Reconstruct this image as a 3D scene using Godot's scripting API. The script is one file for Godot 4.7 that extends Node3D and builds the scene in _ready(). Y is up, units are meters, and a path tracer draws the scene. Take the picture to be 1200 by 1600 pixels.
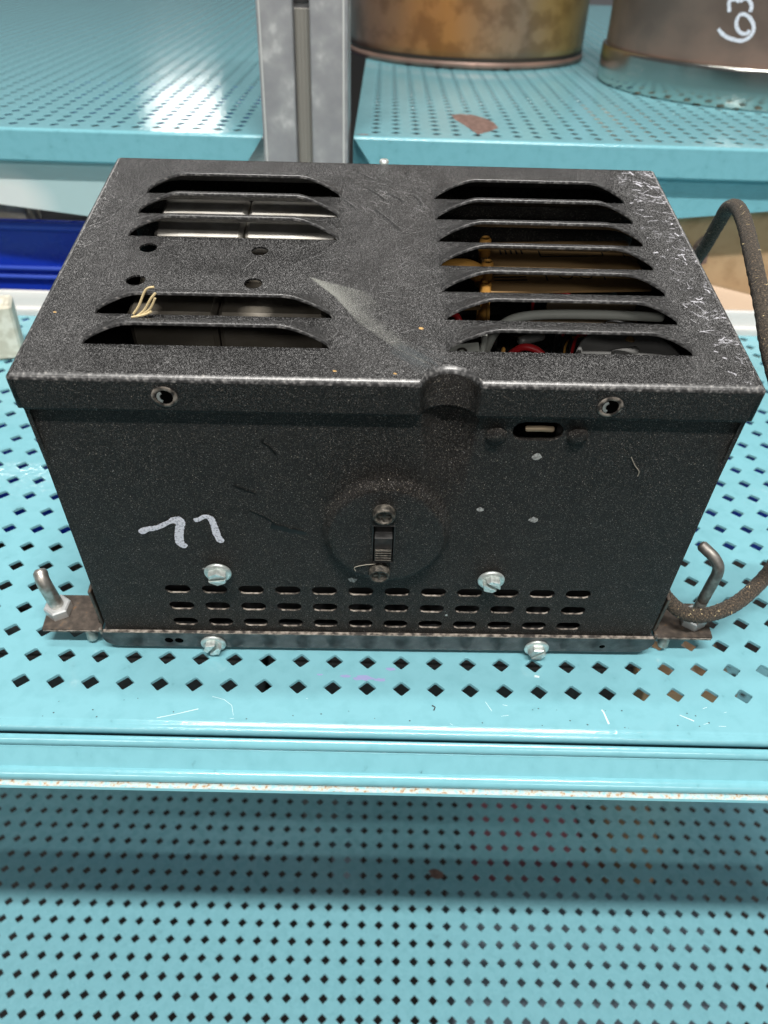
extends Node3D
# Old black metal power supply box on a perforated turquoise steel shelf. Built in "steps" of the shelf's hole spacing
# (12.5 mm); every vertex is multiplied by S, so that the scene itself is in metres.

const S := 0.0125
const BOX_W := 8.165
const BOX_H := 9.88
const BOX_D := 10.6
var rng := RandomNumberGenerator.new()
var M := {}
var used := {}

func _ready() -> void:
	rng.seed = 77
	# ---------------------------------------------------------------- camera
	var cam := Camera3D.new()
	cam.name = "camera"
	cam.position = Vector3(-0.924, 17.888, 15.252) * S
	cam.rotation = Vector3(-0.645616, -0.015793, 0.034563)
	cam.fov = 65.87
	cam.near = 0.01
	cam.far = 80.0
	var lens := CameraAttributesPhysical.new()
	lens.exposure_aperture = 3.6
	lens.frustum_focal_length = 6.0
	lens.frustum_focus_distance = 0.255
	cam.attributes = lens
	add_child(cam)
	cam.fov = 65.87
	# ---------------------------------------------------------------- surroundings of the room and its lamps
	var env := Environment.new()
	env.background_mode = Environment.BG_COLOR
	env.background_color = Color(0.10, 0.10, 0.102).linear_to_srgb()
	env.tonemap_mode = Environment.TONE_MAPPER_LINEAR
	env.tonemap_exposure = 1.02
	env.sdfgi_enabled = true
	env.ssao_enabled = true
	env.ssil_enabled = true
	var we := WorldEnvironment.new()
	we.name = "world"
	we.environment = env
	add_child(we)
	make_materials()
	lamp("ceiling lamp above the front of the shelf, a long narrow tube", Vector3(0.1, 2.5, 1.02), Vector2(1.5, 0.10), 10.8)
	lamp("ceiling lamp straight above the box, a long narrow tube", Vector3(0.0, 2.5, -0.06), Vector2(1.5, 0.10), 2.6)
	lamp("ceiling lamp behind the rack on the right hand", Vector3(2.6, 2.5, -4.35), Vector2(0.9, 0.36), 4.0)
	lamp("ceiling lamp behind the rack on the left hand", Vector3(-2.5, 2.5, -4.30), Vector2(0.9, 0.36), 4.0)
	lamp("far ceiling lamp down the aisle on the left", Vector3(-2.92, 2.5, -12.6), Vector2(0.9, 1.7), 5.0)
	lamp("ceiling lamp over the aisle in front of the rack, on the left", Vector3(-1.9, 2.5, 4.4), Vector2(1.3, 0.60), 6.5)
	lamp("ceiling lamp over the aisle in front of the rack, on the right", Vector3(1.7, 2.5, 4.7), Vector2(1.3, 0.60), 6.5)
	# ---------------------------------------------------------------- the rack
	struct_box("floor", Vector3(0, -75.0, -400), Vector3(1600, 1, 1600), M.floor)
	main_shelf()
	lower_shelf()
	back_shelf(true)
	back_shelf(false)
	upright_post()
	# ---------------------------------------------------------------- goods
	power_box()
	pots()
	crates()
	cartons()
	white_block()
	straw()

# ==================================================================== bookkeeping
func numbered(called: String) -> String:
	used[called] = used.get(called, -1) + 1
	return called if used[called] == 0 else "%s_%03d" % [called, used[called]]

func thing(called: String, label: String, category: String, group := "") -> Node3D:
	var o := Node3D.new()
	o.name = numbered(called)
	add_child(o)
	tag(o, label, category, group)
	return o

func tag(o: Node, label: String, category: String, group := "") -> void:
	o.set_meta("label", label)
	o.set_meta("category", category)
	if group != "":
		o.set_meta("group", group)

func part(called: String, b: Builder, m: Material, parent: Node, label := "") -> MeshInstance3D:
	var o := MeshInstance3D.new()
	o.name = called
	o.mesh = b.done(m)
	if parent == self:
		o.name = numbered(called)
	parent.add_child(o, true)
	if label != "":
		o.set_meta("label", label)
	return o

func struct_box(called: String, c: Vector3, size: Vector3, m: Material) -> void:
	var b := Builder.new()
	b.box(c, size, 0.0)
	part(called, b, m, self).set_meta("kind", "structure")

func lamp(label: String, at: Vector3, size: Vector2, energy: float) -> void:
	var t := thing("ceiling_lamp", label, "lamp", "ceiling lamps of the hall")
	t.position = at
	var b := Builder.new()
	b.box(Vector3(0, 1.6, 0), Vector3(size.x / S + 3, 3, size.y / S + 3), 0.4)
	part("housing", b, M.white_plastic, t)
	var g := Builder.new()
	g.box(Vector3.ZERO, Vector3(size.x / S, 0.6, size.y / S), 0.1)
	part("diffuser", g, M.glow, t)
	var a := AreaLight3D.new()
	a.name = "light"
	a.area_size = size
	a.light_energy = energy
	a.light_color = Color(1.0, 0.985, 0.965)
	a.area_range = 30.0
	a.area_attenuation = 2.0
	a.shadow_enabled = true
	a.rotation = Vector3(-PI / 2, 0, 0)
	a.position = Vector3(0, -0.01, 0)
	t.add_child(a)

# ==================================================================== meshes
class Builder:
	const S := 0.0125
	var st := SurfaceTool.new()
	var xf := Transform3D.IDENTITY
	var uv_of = null
	var col_of = null
	func _init() -> void:
		st.begin(Mesh.PRIMITIVE_TRIANGLES)
		st.set_smooth_group(-1)
	func smooth(g: int) -> void:
		st.set_smooth_group(g)
	func p(v: Vector3) -> void:
		var w := xf * v
		if uv_of != null:
			st.set_uv(uv_of.call(w))
		if col_of != null:
			st.set_color(col_of.call(w))
		st.add_vertex(w * S)
	func tri(a: Vector3, b: Vector3, c: Vector3) -> void:
		p(a); p(b); p(c)
	func quad(a: Vector3, b: Vector3, c: Vector3, d: Vector3) -> void:
		tri(a, b, c); tri(a, c, d)
	func done(m: Material) -> ArrayMesh:
		st.generate_normals()
		st.set_material(m)
		return st.commit()
	# grid of points: rows of equal length
	func grid(rows: Array) -> void:
		for i in rows.size() - 1:
			var r0: Array = rows[i]
			var r1: Array = rows[i + 1]
			for j in r0.size() - 1:
				quad(r0[j], r0[j + 1], r1[j + 1], r1[j])
	func box(c: Vector3, size: Vector3, ch := 0.05) -> void:
		var h := size / 2
		ch = minf(ch, minf(h.x, minf(h.y, h.z)) * 0.9)
		if ch <= 0.0:
			for s: float in [-1.0, 1.0]:
				quad(c + Vector3(s * h.x, -h.y, -h.z), c + Vector3(s * h.x, -h.y, h.z), c + Vector3(s * h.x, h.y, h.z), c + Vector3(s * h.x, h.y, -h.z))
				quad(c + Vector3(-h.x, s * h.y, -h.z), c + Vector3(h.x, s * h.y, -h.z), c + Vector3(h.x, s * h.y, h.z), c + Vector3(-h.x, s * h.y, h.z))
				quad(c + Vector3(-h.x, -h.y, s * h.z), c + Vector3(-h.x, h.y, s * h.z), c + Vector3(h.x, h.y, s * h.z), c + Vector3(h.x, -h.y, s * h.z))
			return
		var i := h - Vector3.ONE * ch
		var P := func(sx: float, sy: float, sz: float, ax: int) -> Vector3:
			return c + Vector3(sx * (h.x if ax == 0 else i.x), sy * (h.y if ax == 1 else i.y), sz * (h.z if ax == 2 else i.z))
		for s: float in [-1.0, 1.0]:
			quad(P.call(s, -1, -1, 0), P.call(s, -1, 1, 0), P.call(s, 1, 1, 0), P.call(s, 1, -1, 0))
			quad(P.call(-1, s, -1, 1), P.call(1, s, -1, 1), P.call(1, s, 1, 1), P.call(-1, s, 1, 1))
			quad(P.call(-1, -1, s, 2), P.call(-1, 1, s, 2), P.call(1, 1, s, 2), P.call(1, -1, s, 2))
			for t: float in [-1.0, 1.0]:
				quad(P.call(s, t, -1, 0), P.call(s, t, 1, 0), P.call(s, t, 1, 1), P.call(s, t, -1, 1))
				quad(P.call(s, -1, t, 0), P.call(s, 1, t, 0), P.call(s, 1, t, 2), P.call(s, -1, t, 2))
				quad(P.call(-1, s, t, 1), P.call(1, s, t, 1), P.call(1, s, t, 2), P.call(-1, s, t, 2))
				for u: float in [-1.0, 1.0]:
					tri(P.call(s, t, u, 0), P.call(s, t, u, 1), P.call(s, t, u, 2))
	# extrude a 2D polygon (x, y) from z0 to z1
	func prism(poly: PackedVector2Array, z0: float, z1: float, caps := true) -> void:
		var n := poly.size()
		for k in n:
			var a := poly[k]
			var b := poly[(k + 1) % n]
			quad(Vector3(a.x, a.y, z0), Vector3(b.x, b.y, z0), Vector3(b.x, b.y, z1), Vector3(a.x, a.y, z1))
		if caps:
			var t := Geometry2D.triangulate_polygon(poly)
			for k in range(0, t.size(), 3):
				tri(Vector3(poly[t[k]].x, poly[t[k]].y, z1), Vector3(poly[t[k + 1]].x, poly[t[k + 1]].y, z1), Vector3(poly[t[k + 2]].x, poly[t[k + 2]].y, z1))
				tri(Vector3(poly[t[k]].x, poly[t[k]].y, z0), Vector3(poly[t[k + 1]].x, poly[t[k + 1]].y, z0), Vector3(poly[t[k + 2]].x, poly[t[k + 2]].y, z0))
	# revolve (r, y) about the y axis
	func lathe(prof: Array, c: Vector3, sides := 48, from := 0.0, upto := TAU) -> void:
		var rows := []
		for q: Vector2 in prof:
			var row := []
			for k in sides + 1:
				var a := from + (upto - from) * k / sides
				row.append(c + Vector3(sin(a) * q.x, q.y, cos(a) * q.x))
			rows.append(row)
		grid(rows)
	# a round bar along points
	func tube(pts: Array, r: float, sides := 12, dome := true, wobble  = null) -> void:
		var n := pts.size()
		var up := Vector3.UP
		var rows := []
		for k in n:
			var d: Vector3 = (pts[mini(k + 1, n - 1)] - pts[maxi(k - 1, 0)]).normalized()
			if k == 0 and absf(d.dot(up)) > 0.9:
				up = Vector3.RIGHT
			up = (up - d * up.dot(d)).normalized()
			var side := d.cross(up)
			var row := []
			for j in sides + 1:
				var a := TAU * j / sides
				var rr := r
				if wobble != null:
					rr *= wobble.call(k, j % sides)
				row.append(pts[k] + (up * cos(a) + side * sin(a)) * rr)
			rows.append(row)
		if dome:
			var first := []
			var last := []
			for j in sides + 1:
				first.append(pts[0].lerp(rows[0][j], 0.72) + (pts[0] - pts[1]).normalized() * r * 0.4)
				last.append(pts[n - 1].lerp(rows[n - 1][j], 0.72) + (pts[n - 1] - pts[n - 2]).normalized() * r * 0.4)
			rows.push_front(first)
			rows.append(last)
		grid(rows)
		for e in [rows[0], rows[rows.size() - 1]]:
			var mid := Vector3.ZERO
			for j in sides:
				mid += e[j] / sides
			for j in sides:
				tri(mid, e[j], e[j + 1])
	# a profile of (z, y) points carried along x
	func rail(prof: Array, x0: float, x1: float, steps := 1, jitter  = null) -> void:
		var rows := []
		for k in steps + 1:
			var x := lerpf(x0, x1, float(k) / steps)
			var row := []
			for j in prof.size():
				var q: Vector2 = prof[j]
				var v := Vector3(x, q.y, q.x)
				if jitter != null:
					v += jitter.call(x, j)
				row.append(v)
			rows.append(row)
		grid(rows)
	# flat patch between a rectangle and a closed curve inside it, lying on a surface given by "on"
	func ring_patch(c: Vector2, half: Vector2, radius: Callable, on: Callable, depth: float, into: Vector3, n := 28) -> void:
		var angles := []
		for k in n:
			angles.append(TAU * k / n)
		for s in [[1, 1], [-1, 1], [-1, -1], [1, -1]]:
			angles.append(fposmod(atan2(half.y * s[1], half.x * s[0]), TAU))
		angles.sort()
		var outer := []
		var inner := []
		for a: float in angles:
			var d := Vector2(cos(a), sin(a))
			var t := minf(half.x / maxf(absf(d.x), 1e-6), half.y / maxf(absf(d.y), 1e-6))
			outer.append(on.call(c + d * t))
			inner.append(on.call(c + d * radius.call(a)))
		var m := angles.size()
		for k in m:
			var l := (k + 1) % m
			quad(outer[k], outer[l], inner[l], inner[k])
			quad(inner[k], inner[l], inner[l] + into * depth, inner[k] + into * depth)

static func stadium_radius(a: float, hx: float, hy: float) -> float:
	# distance from the centre to a slot of half length hx and half height hy with round ends
	var d := Vector2(absf(cos(a)), absf(sin(a)))
	var flat := hx - hy
	if d.y > 1e-6 and d.x / d.y * hy <= flat:
		return hy / d.y
	var bq := d.x * flat
	return bq + sqrt(maxf(bq * bq - flat * flat + hy * hy, 0.0))

func curve(pts: Array, per := 8) -> Array:
	var out := []
	for k in pts.size() - 1:
		var p0: Vector3 = pts[maxi(k - 1, 0)]
		var p1: Vector3 = pts[k]
		var p2: Vector3 = pts[k + 1]
		var p3: Vector3 = pts[mini(k + 2, pts.size() - 1)]
		for j in per:
			out.append(p1.cubic_interpolate(p2, p0, p3, float(j) / per))
	out.append(pts[pts.size() - 1])
	return out

func hexagon(r: float, turn := 0.0) -> PackedVector2Array:
	var o := PackedVector2Array()
	for k in 6:
		o.append(Vector2.from_angle(turn + TAU * k / 6.0) * r)
	return o

# ==================================================================== materials
func lin(r: float, g: float, b: float) -> Color:
	return Color(r, g, b).linear_to_srgb()

func noise_tex(freq: float, colors: Array, stops: Array, kind := FastNoiseLite.TYPE_SIMPLEX_SMOOTH, octaves := 3, size := 512, sd := 1, as_normal := false, bump := 4.0) -> NoiseTexture2D:
	var n := FastNoiseLite.new()
	n.noise_type = kind
	n.frequency = freq
	n.seed = sd
	n.fractal_octaves = octaves
	var t := NoiseTexture2D.new()
	t.width = size
	t.height = size
	t.seamless = true
	t.noise = n
	t.as_normal_map = as_normal
	t.bump_strength = bump
	if colors.size():
		var g := Gradient.new()
		g.offsets = PackedFloat32Array(stops)
		g.colors = PackedColorArray(colors)
		t.color_ramp = g
	return t

func mat(c: Color, rough: float, metal := 0.0, spec := 0.5) -> StandardMaterial3D:
	var m := StandardMaterial3D.new()
	m.albedo_color = c
	m.roughness = rough
	m.metallic = metal
	m.metallic_specular = spec
	return m

func triplanar(m: StandardMaterial3D, per_metre: float) -> StandardMaterial3D:
	m.uv1_triplanar = true
	m.uv1_scale = Vector3.ONE * per_metre
	m.uv1_triplanar_sharpness = 8.0
	return m

func relief(m: StandardMaterial3D, t: Texture2D, cm: float) -> StandardMaterial3D:
	m.heightmap_enabled = true
	m.heightmap_texture = t
	m.heightmap_scale = cm
	return m

func crinkle_texture() -> ImageTexture:
	# dark paint with random pale and brownish specks: dust, and wrinkle glints painted in
	var z := 1024
	var n := FastNoiseLite.new()
	n.frequency = 0.006
	n.fractal_octaves = 4
	n.seed = 17
	var broad := n.get_seamless_image(z, z).get_data()
	var px := PackedByteArray()
	px.resize(z * z * 3)
	for by in z / 2:
		for bx in z / 2:
			var f := 0.0065 * exp(clampf(rng.randfn(0.0, 0.75), -2.0, 2.0)) * (0.7 + broad[(by * 2) * z + bx * 2] / 450.0)
			var v := int(255.0 * pow(f, 0.4545))
			for q in 4:
				var at := ((by * 2 + (q >> 1)) * z + bx * 2 + (q & 1)) * 3
				px[at] = mini(255, v + 2)
				px[at + 1] = v
				px[at + 2] = maxi(0, v - 2)
	for k in 24000:
		var x := rng.randi_range(1, z - 4)
		var y := rng.randi_range(1, z - 4)
		var f := 0.07 * exp(clampf(rng.randfn(0.0, 0.8), -1.5, 2.1)) * (0.7 + broad[y * z + x] / 420.0)
		var warm := rng.randf_range(0.0, 0.35)
		var wd := rng.randi_range(2, 4)
		for j in wd * rng.randi_range(2, 4):
			var at := ((y + j / wd) * z + x + j % wd) * 3
			px[at] = int(255.0 * pow(f, 0.4545))
			px[at + 1] = int(255.0 * pow(f * (1.0 - warm * 0.4), 0.4545))
			px[at + 2] = int(255.0 * pow(f * (1.0 - warm), 0.4545))
	return ImageTexture.create_from_image(Image.create_from_data(z, z, false, Image.FORMAT_RGB8, px))

func paint(c: Color, rough: float, sd: int, dirt := 0.05) -> StandardMaterial3D:
	# enamelled steel: faint mottling, a few dark specks, slight orange peel
	var m := mat(c, rough)
	var w := Color.WHITE
	m.albedo_texture = noise_tex(0.02, [Color(0.2, 0.16, 0.12), Color(0.87, 0.88, 0.88), Color(0.96, 0.97, 0.97), w, w], [0.0, dirt, dirt + 0.1, 0.55, 1.0], FastNoiseLite.TYPE_SIMPLEX_SMOOTH, 5, 1024, sd)
	m.roughness_texture = noise_tex(0.03, [Color(0.75, 0.75, 0.75), w], [0.2, 0.8], FastNoiseLite.TYPE_SIMPLEX_SMOOTH, 4, 512, sd + 5)
	relief(m, noise_tex(0.11, [], [], FastNoiseLite.TYPE_SIMPLEX_SMOOTH, 2, 512, sd + 9), 0.005)
	return triplanar(m, 5.0)

func make_materials() -> void:
	var w := Color.WHITE
	M.turquoise = paint(lin(0.20, 0.455, 0.52), 0.10, 3)
	M.turquoise_low = paint(lin(0.20, 0.455, 0.52), 0.32, 23)
	M.turquoise_edge = paint(lin(0.19, 0.455, 0.52), 0.18, 13)
	M.chipped = triplanar(mat(w, 0.7), 14.0)
	M.chipped.albedo_texture = noise_tex(0.05, [lin(0.33, 0.20, 0.12), lin(0.50, 0.42, 0.32), lin(0.44, 0.52, 0.50), lin(0.48, 0.57, 0.56), lin(0.30, 0.55, 0.59)], [0.10, 0.25, 0.34, 0.55, 0.7], FastNoiseLite.TYPE_SIMPLEX_SMOOTH, 5, 512, 31)
	M.floor = triplanar(mat(lin(0.022, 0.022, 0.022), 0.8), 2.0)
	M.floor.albedo_texture = noise_tex(0.02, [Color(0.7, 0.7, 0.7), w], [0.2, 0.8])
	M.white_plastic = mat(lin(0.7, 0.7, 0.7), 0.5)
	M.glow = mat(Color.WHITE, 0.5)
	M.glow.emission_enabled = true
	M.glow.emission = Color(1, 0.99, 0.97)
	M.glow.emission_energy_multiplier = 3.0
	# black crinkle paint
	var grain := noise_tex(0.16, [], [], FastNoiseLite.TYPE_SIMPLEX_SMOOTH, 2, 512, 41)
	M.black = triplanar(mat(w, 0.42, 0.0, 0.33), 17.0)
	M.black.albedo_texture = crinkle_texture()
	relief(M.black, noise_tex(0.22, [], [], FastNoiseLite.TYPE_SIMPLEX_SMOOTH, 2, 1024, 41), 0.055)
	M.black_plain = triplanar(mat(w, 0.5), 14.0)
	M.black_plain.albedo_texture = noise_tex(0.03, [lin(0.02, 0.02, 0.02), lin(0.04, 0.038, 0.036)], [0.3, 0.7], FastNoiseLite.TYPE_SIMPLEX_SMOOTH, 4, 512, 44)
	M.tray = triplanar(mat(w, 0.42, 0.0, 0.6), 14.0)
	M.tray.albedo_texture = noise_tex(0.03, [lin(0.012, 0.012, 0.012), lin(0.03, 0.032, 0.034), lin(0.06, 0.062, 0.062)], [0.25, 0.55, 0.85], FastNoiseLite.TYPE_SIMPLEX_SMOOTH, 5, 512, 45)
	relief(M.tray, grain, 0.006)
	M.worn_edge = triplanar(mat(w, 0.35, 0.0, 0.7), 24.0)
	M.worn_edge.albedo_texture = noise_tex(0.045, [lin(0.025, 0.025, 0.025), lin(0.05, 0.05, 0.05), lin(0.13, 0.13, 0.13), lin(0.36, 0.34, 0.31)], [0.3, 0.5, 0.68, 0.95], FastNoiseLite.TYPE_SIMPLEX_SMOOTH, 5, 512, 46)
	M.bare_edge = triplanar(mat(w, 0.5, 0.3), 16.0)
	M.bare_edge.albedo_texture = noise_tex(0.04, [lin(0.05, 0.045, 0.04), lin(0.22, 0.19, 0.16), lin(0.4, 0.36, 0.31)], [0.3, 0.5, 0.75], FastNoiseLite.TYPE_SIMPLEX_SMOOTH, 5, 512, 47)
	M.scuff_dark = mat(lin(0.005, 0.006, 0.006), 0.3, 0.0, 0.5)
	M.hole = mat(lin(0.002, 0.002, 0.002), 1.0, 0.0, 0.0)  # flat black that paints the shade inside holes
	M.inside = mat(lin(0.02, 0.02, 0.02), 0.6)
	# metals
	M.zinc = triplanar(mat(w, 0.36, 0.7), 60.0)
	M.zinc.albedo_texture = noise_tex(0.03, [lin(0.58, 0.64, 0.61), lin(0.70, 0.76, 0.73), lin(0.8, 0.84, 0.82)], [0.25, 0.5, 0.8], FastNoiseLite.TYPE_SIMPLEX_SMOOTH, 4, 256, 51)
	M.nut = mat(lin(0.62, 0.64, 0.64), 0.38, 0.55)
	M.steel_rod = triplanar(mat(w, 0.42, 0.85), 40.0)
	M.steel_rod.albedo_texture = noise_tex(0.03, [lin(0.36, 0.34, 0.30), lin(0.45, 0.43, 0.39), lin(0.54, 0.52, 0.49)], [0.25, 0.5, 0.8], FastNoiseLite.TYPE_SIMPLEX_SMOOTH, 4, 256, 52)
	M.rod_dark = triplanar(mat(w, 0.5, 0.75), 40.0)
	M.rod_dark.albedo_texture = noise_tex(0.03, [lin(0.17, 0.16, 0.145), lin(0.22, 0.21, 0.19), lin(0.28, 0.27, 0.25)], [0.25, 0.5, 0.8], FastNoiseLite.TYPE_SIMPLEX_SMOOTH, 4, 256, 53)
	M.bracket = triplanar(mat(w, 0.5, 0.35), 20.0)
	M.bracket.albedo_texture = noise_tex(0.025, [lin(0.055, 0.045, 0.037), lin(0.08, 0.064, 0.052), lin(0.11, 0.088, 0.07), lin(0.20, 0.10, 0.045)], [0.2, 0.5, 0.75, 0.97], FastNoiseLite.TYPE_SIMPLEX_SMOOTH, 5, 512, 54)
	M.alu = triplanar(mat(w, 0.5, 0.2), 4.0)
	M.alu.albedo_texture = noise_tex(0.025, [lin(0.30, 0.30, 0.31), lin(0.335, 0.335, 0.345), lin(0.38, 0.38, 0.385), lin(0.62, 0.62, 0.61)], [0.2, 0.5, 0.68, 0.97], FastNoiseLite.TYPE_SIMPLEX_SMOOTH, 6, 512, 55)
	M.alu_groove = triplanar(mat(lin(0.29, 0.28, 0.25), 0.5, 0.2), 7.0)
	M.rail_grey = mat(lin(0.62, 0.62, 0.60), 0.45, 0.1)
	M.panel_glare = triplanar(mat(w, 0.35, 0.0), 4.0)  # turquoise panel turned pale, lamp glare painted into its colour
	M.panel_glare.albedo_texture = noise_tex(0.006, [lin(0.42, 0.56, 0.57), lin(0.70, 0.73, 0.71)], [0.3, 0.6], FastNoiseLite.TYPE_SIMPLEX_SMOOTH, 3, 256, 56)
	M.can = triplanar(mat(w, 0.4, 0.15), 14.0)
	M.can.albedo_texture = noise_tex(0.02, [lin(0.66, 0.63, 0.56), lin(0.76, 0.73, 0.66), lin(0.82, 0.80, 0.75)], [0.25, 0.5, 0.8], FastNoiseLite.TYPE_SIMPLEX_SMOOTH, 5, 256, 57)
	M.copper = triplanar(mat(w, 0.4, 0.35), 6.0)
	M.copper.vertex_color_use_as_albedo = true
	M.copper.albedo_texture = noise_tex(0.012, [Color(0.84, 0.82, 0.80), w], [0.3, 0.6], FastNoiseLite.TYPE_SIMPLEX_SMOOTH, 5, 512, 58)
	M.copper_dark = triplanar(mat(w, 0.46, 0.3), 3.0)
	M.copper_dark.albedo_texture = noise_tex(0.012, [lin(0.19, 0.125, 0.10), lin(0.225, 0.15, 0.12), lin(0.28, 0.18, 0.14)], [0.3, 0.52, 0.75], FastNoiseLite.TYPE_SIMPLEX_SMOOTH, 5, 512, 59)
	M.nickel = mat(lin(0.50, 0.51, 0.475), 0.2, 1.0)
	M.dark_bead = mat(lin(0.06, 0.045, 0.035), 0.5, 0.5)
	# plastics, paper, cloth
	M.blue = triplanar(mat(lin(0.007, 0.036, 0.42), 0.33), 6.0)
	M.blue.roughness_texture = noise_tex(0.02, [Color(0.8, 0.8, 0.8), w], [0.3, 0.7])
	M.blue_gloss = mat(lin(0.03, 0.075, 0.46), 0.3)  # lighter blue for rims and ribs, gloss painted into the colour
	M.card = triplanar(mat(w, 0.85), 5.0)
	M.card.albedo_texture = noise_tex(0.015, [lin(0.40, 0.255, 0.135), lin(0.49, 0.325, 0.18), lin(0.52, 0.35, 0.20)], [0.25, 0.5, 0.8], FastNoiseLite.TYPE_SIMPLEX_SMOOTH, 5, 512, 61)
	M.card_pale = mat(lin(0.62, 0.47, 0.34), 0.85)
	M.pink = mat(lin(0.62, 0.20, 0.26), 0.6)
	M.grey_blue = mat(lin(0.20, 0.27, 0.33), 0.6)
	M.cream = triplanar(mat(w, 0.7), 9.0)
	M.cream.albedo_texture = noise_tex(0.02, [lin(0.55, 0.52, 0.42), lin(0.72, 0.70, 0.60)], [0.3, 0.7])
	M.cloth = triplanar(mat(w, 0.9), 30.0)
	M.cloth.albedo_texture = noise_tex(0.07, [lin(0.018, 0.014, 0.010), lin(0.045, 0.036, 0.026), lin(0.09, 0.07, 0.05), lin(0.34, 0.22, 0.11)], [0.2, 0.5, 0.74, 0.93], FastNoiseLite.TYPE_SIMPLEX_SMOOTH, 4, 512, 62)
	M.cloth.rim_enabled = true
	M.cloth.rim = 0.15
	relief(M.cloth, noise_tex(0.12, [], [], FastNoiseLite.TYPE_SIMPLEX_SMOOTH, 3, 512, 63), 0.04)
	M.chalk = triplanar(mat(w, 0.9), 40.0)
	M.chalk.albedo_texture = noise_tex(0.09, [lin(0.34, 0.36, 0.42), lin(0.70, 0.73, 0.82), lin(0.78, 0.81, 0.88)], [0.2, 0.40, 0.7], FastNoiseLite.TYPE_SIMPLEX_SMOOTH, 3, 256, 64)
	M.pale_scuff = triplanar(mat(w, 0.8), 40.0)
	M.pale_scuff.albedo_texture = noise_tex(0.08, [lin(0.22, 0.23, 0.22), lin(0.45, 0.47, 0.46)], [0.35, 0.6], FastNoiseLite.TYPE_SIMPLEX_SMOOTH, 3, 256, 65)
	M.white_scratch = mat(lin(0.62, 0.78, 0.80), 0.6)
	M.purple = mat(lin(0.30, 0.33, 0.56), 0.5)
	M.rust = triplanar(mat(w, 0.8), 12.0)
	M.rust.albedo_texture = noise_tex(0.03, [lin(0.14, 0.085, 0.07), lin(0.22, 0.14, 0.115)], [0.3, 0.7])
	M.straw = mat(lin(0.62, 0.50, 0.28), 0.8)
	M.fibre = mat(lin(0.34, 0.31, 0.25), 0.8)
	M.red = mat(lin(0.45, 0.015, 0.02), 0.4)
	M.orange = mat(lin(0.65, 0.33, 0.07), 0.6)
	M.orange_pale = mat(lin(0.52, 0.40, 0.26), 0.8)
	M.kraft = mat(lin(0.32, 0.20, 0.085), 0.85)
	M.ink = mat(lin(0.03, 0.025, 0.02), 0.8)
	M.grey_paint = mat(lin(0.42, 0.44, 0.40), 0.5)
	M.can_dark = mat(lin(0.17, 0.17, 0.165), 0.35, 0.2)
	M.can_shaded = triplanar(mat(lin(0.30, 0.28, 0.25), 0.4, 0.4), 14.0)  # darker tint of the can texture, shade painted in for the front cans
	M.can_shaded.albedo_texture = M.can.albedo_texture
	M.brass = mat(lin(0.62, 0.50, 0.34), 0.5, 0.4)
	M.switch_black = mat(lin(0.012, 0.012, 0.012), 0.4)
	M.screw_dusty = triplanar(mat(w, 0.6, 0.4), 40.0)
	M.screw_dusty.albedo_texture = noise_tex(0.05, [lin(0.03, 0.028, 0.024), lin(0.10, 0.09, 0.075), lin(0.2, 0.18, 0.15)], [0.25, 0.55, 0.85], FastNoiseLite.TYPE_SIMPLEX_SMOOTH, 4, 256, 66)

# ==================================================================== perforated sheets
# one square cell of sheet with a diamond hole in its middle, as flat triangles (positions in steps)
func cell_triangles(r: float, t: float) -> PackedVector3Array:
	var out := PackedVector3Array()
	var e := 0.022
	var rim := 0.016
	var rings := []
	for lvl in [[r + rim, 0.0], [r, -rim], [r, -t]]:
		var rr: float = lvl[0]
		var ring := []
		for k in 4:
			var d := Vector2.from_angle(TAU * k / 4.0)
			var s := Vector2(-d.y, d.x)
			var q := d * (rr - e)
			ring.append(Vector3(q.x - s.x * e, lvl[1], q.y - s.y * e))
			ring.append(Vector3(q.x + s.x * e, lvl[1], q.y + s.y * e))
		rings.append(ring)
	var a: Array = rings[0]
	for k in 4:
		var d := Vector2.from_angle(TAU * k / 4.0)
		var d2 := Vector2.from_angle(TAU * (k + 1) / 4.0)
		var mid := Vector3(d.x, 0, d.y) * 0.5
		var mid2 := Vector3(d2.x, 0, d2.y) * 0.5
		var corner := mid + mid2
		var pb: Vector3 = a[2 * k + 1]
		var pa2: Vector3 = a[(2 * k + 2) % 8]
		out.append_array([mid, a[2 * k], pb, mid, pb, corner, corner, pb, pa2, corner, pa2, mid2])
	for l in 2:
		for k in 8:
			var p0: Vector3 = rings[l][k]
			var p1: Vector3 = rings[l][(k + 1) % 8]
			var q0: Vector3 = rings[l + 1][k]
			var q1: Vector3 = rings[l + 1][(k + 1) % 8]
			out.append_array([p0, q0, p1, p1, q0, q1])
	return out

func perforated(b: Builder, x0: int, x1: int, zrow: int, rows: int, off: Vector3, r := 0.275, t := 0.10, skip  = null) -> void:
	var cell := cell_triangles(r, t)
	for i in range(x0, x1 + 1):
		for j in rows:
			if skip != null and skip.call(i, zrow - j):
				continue
			var o := off + Vector3(i, 0, zrow - j)
			for v in cell:
				b.p(o + v)

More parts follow.
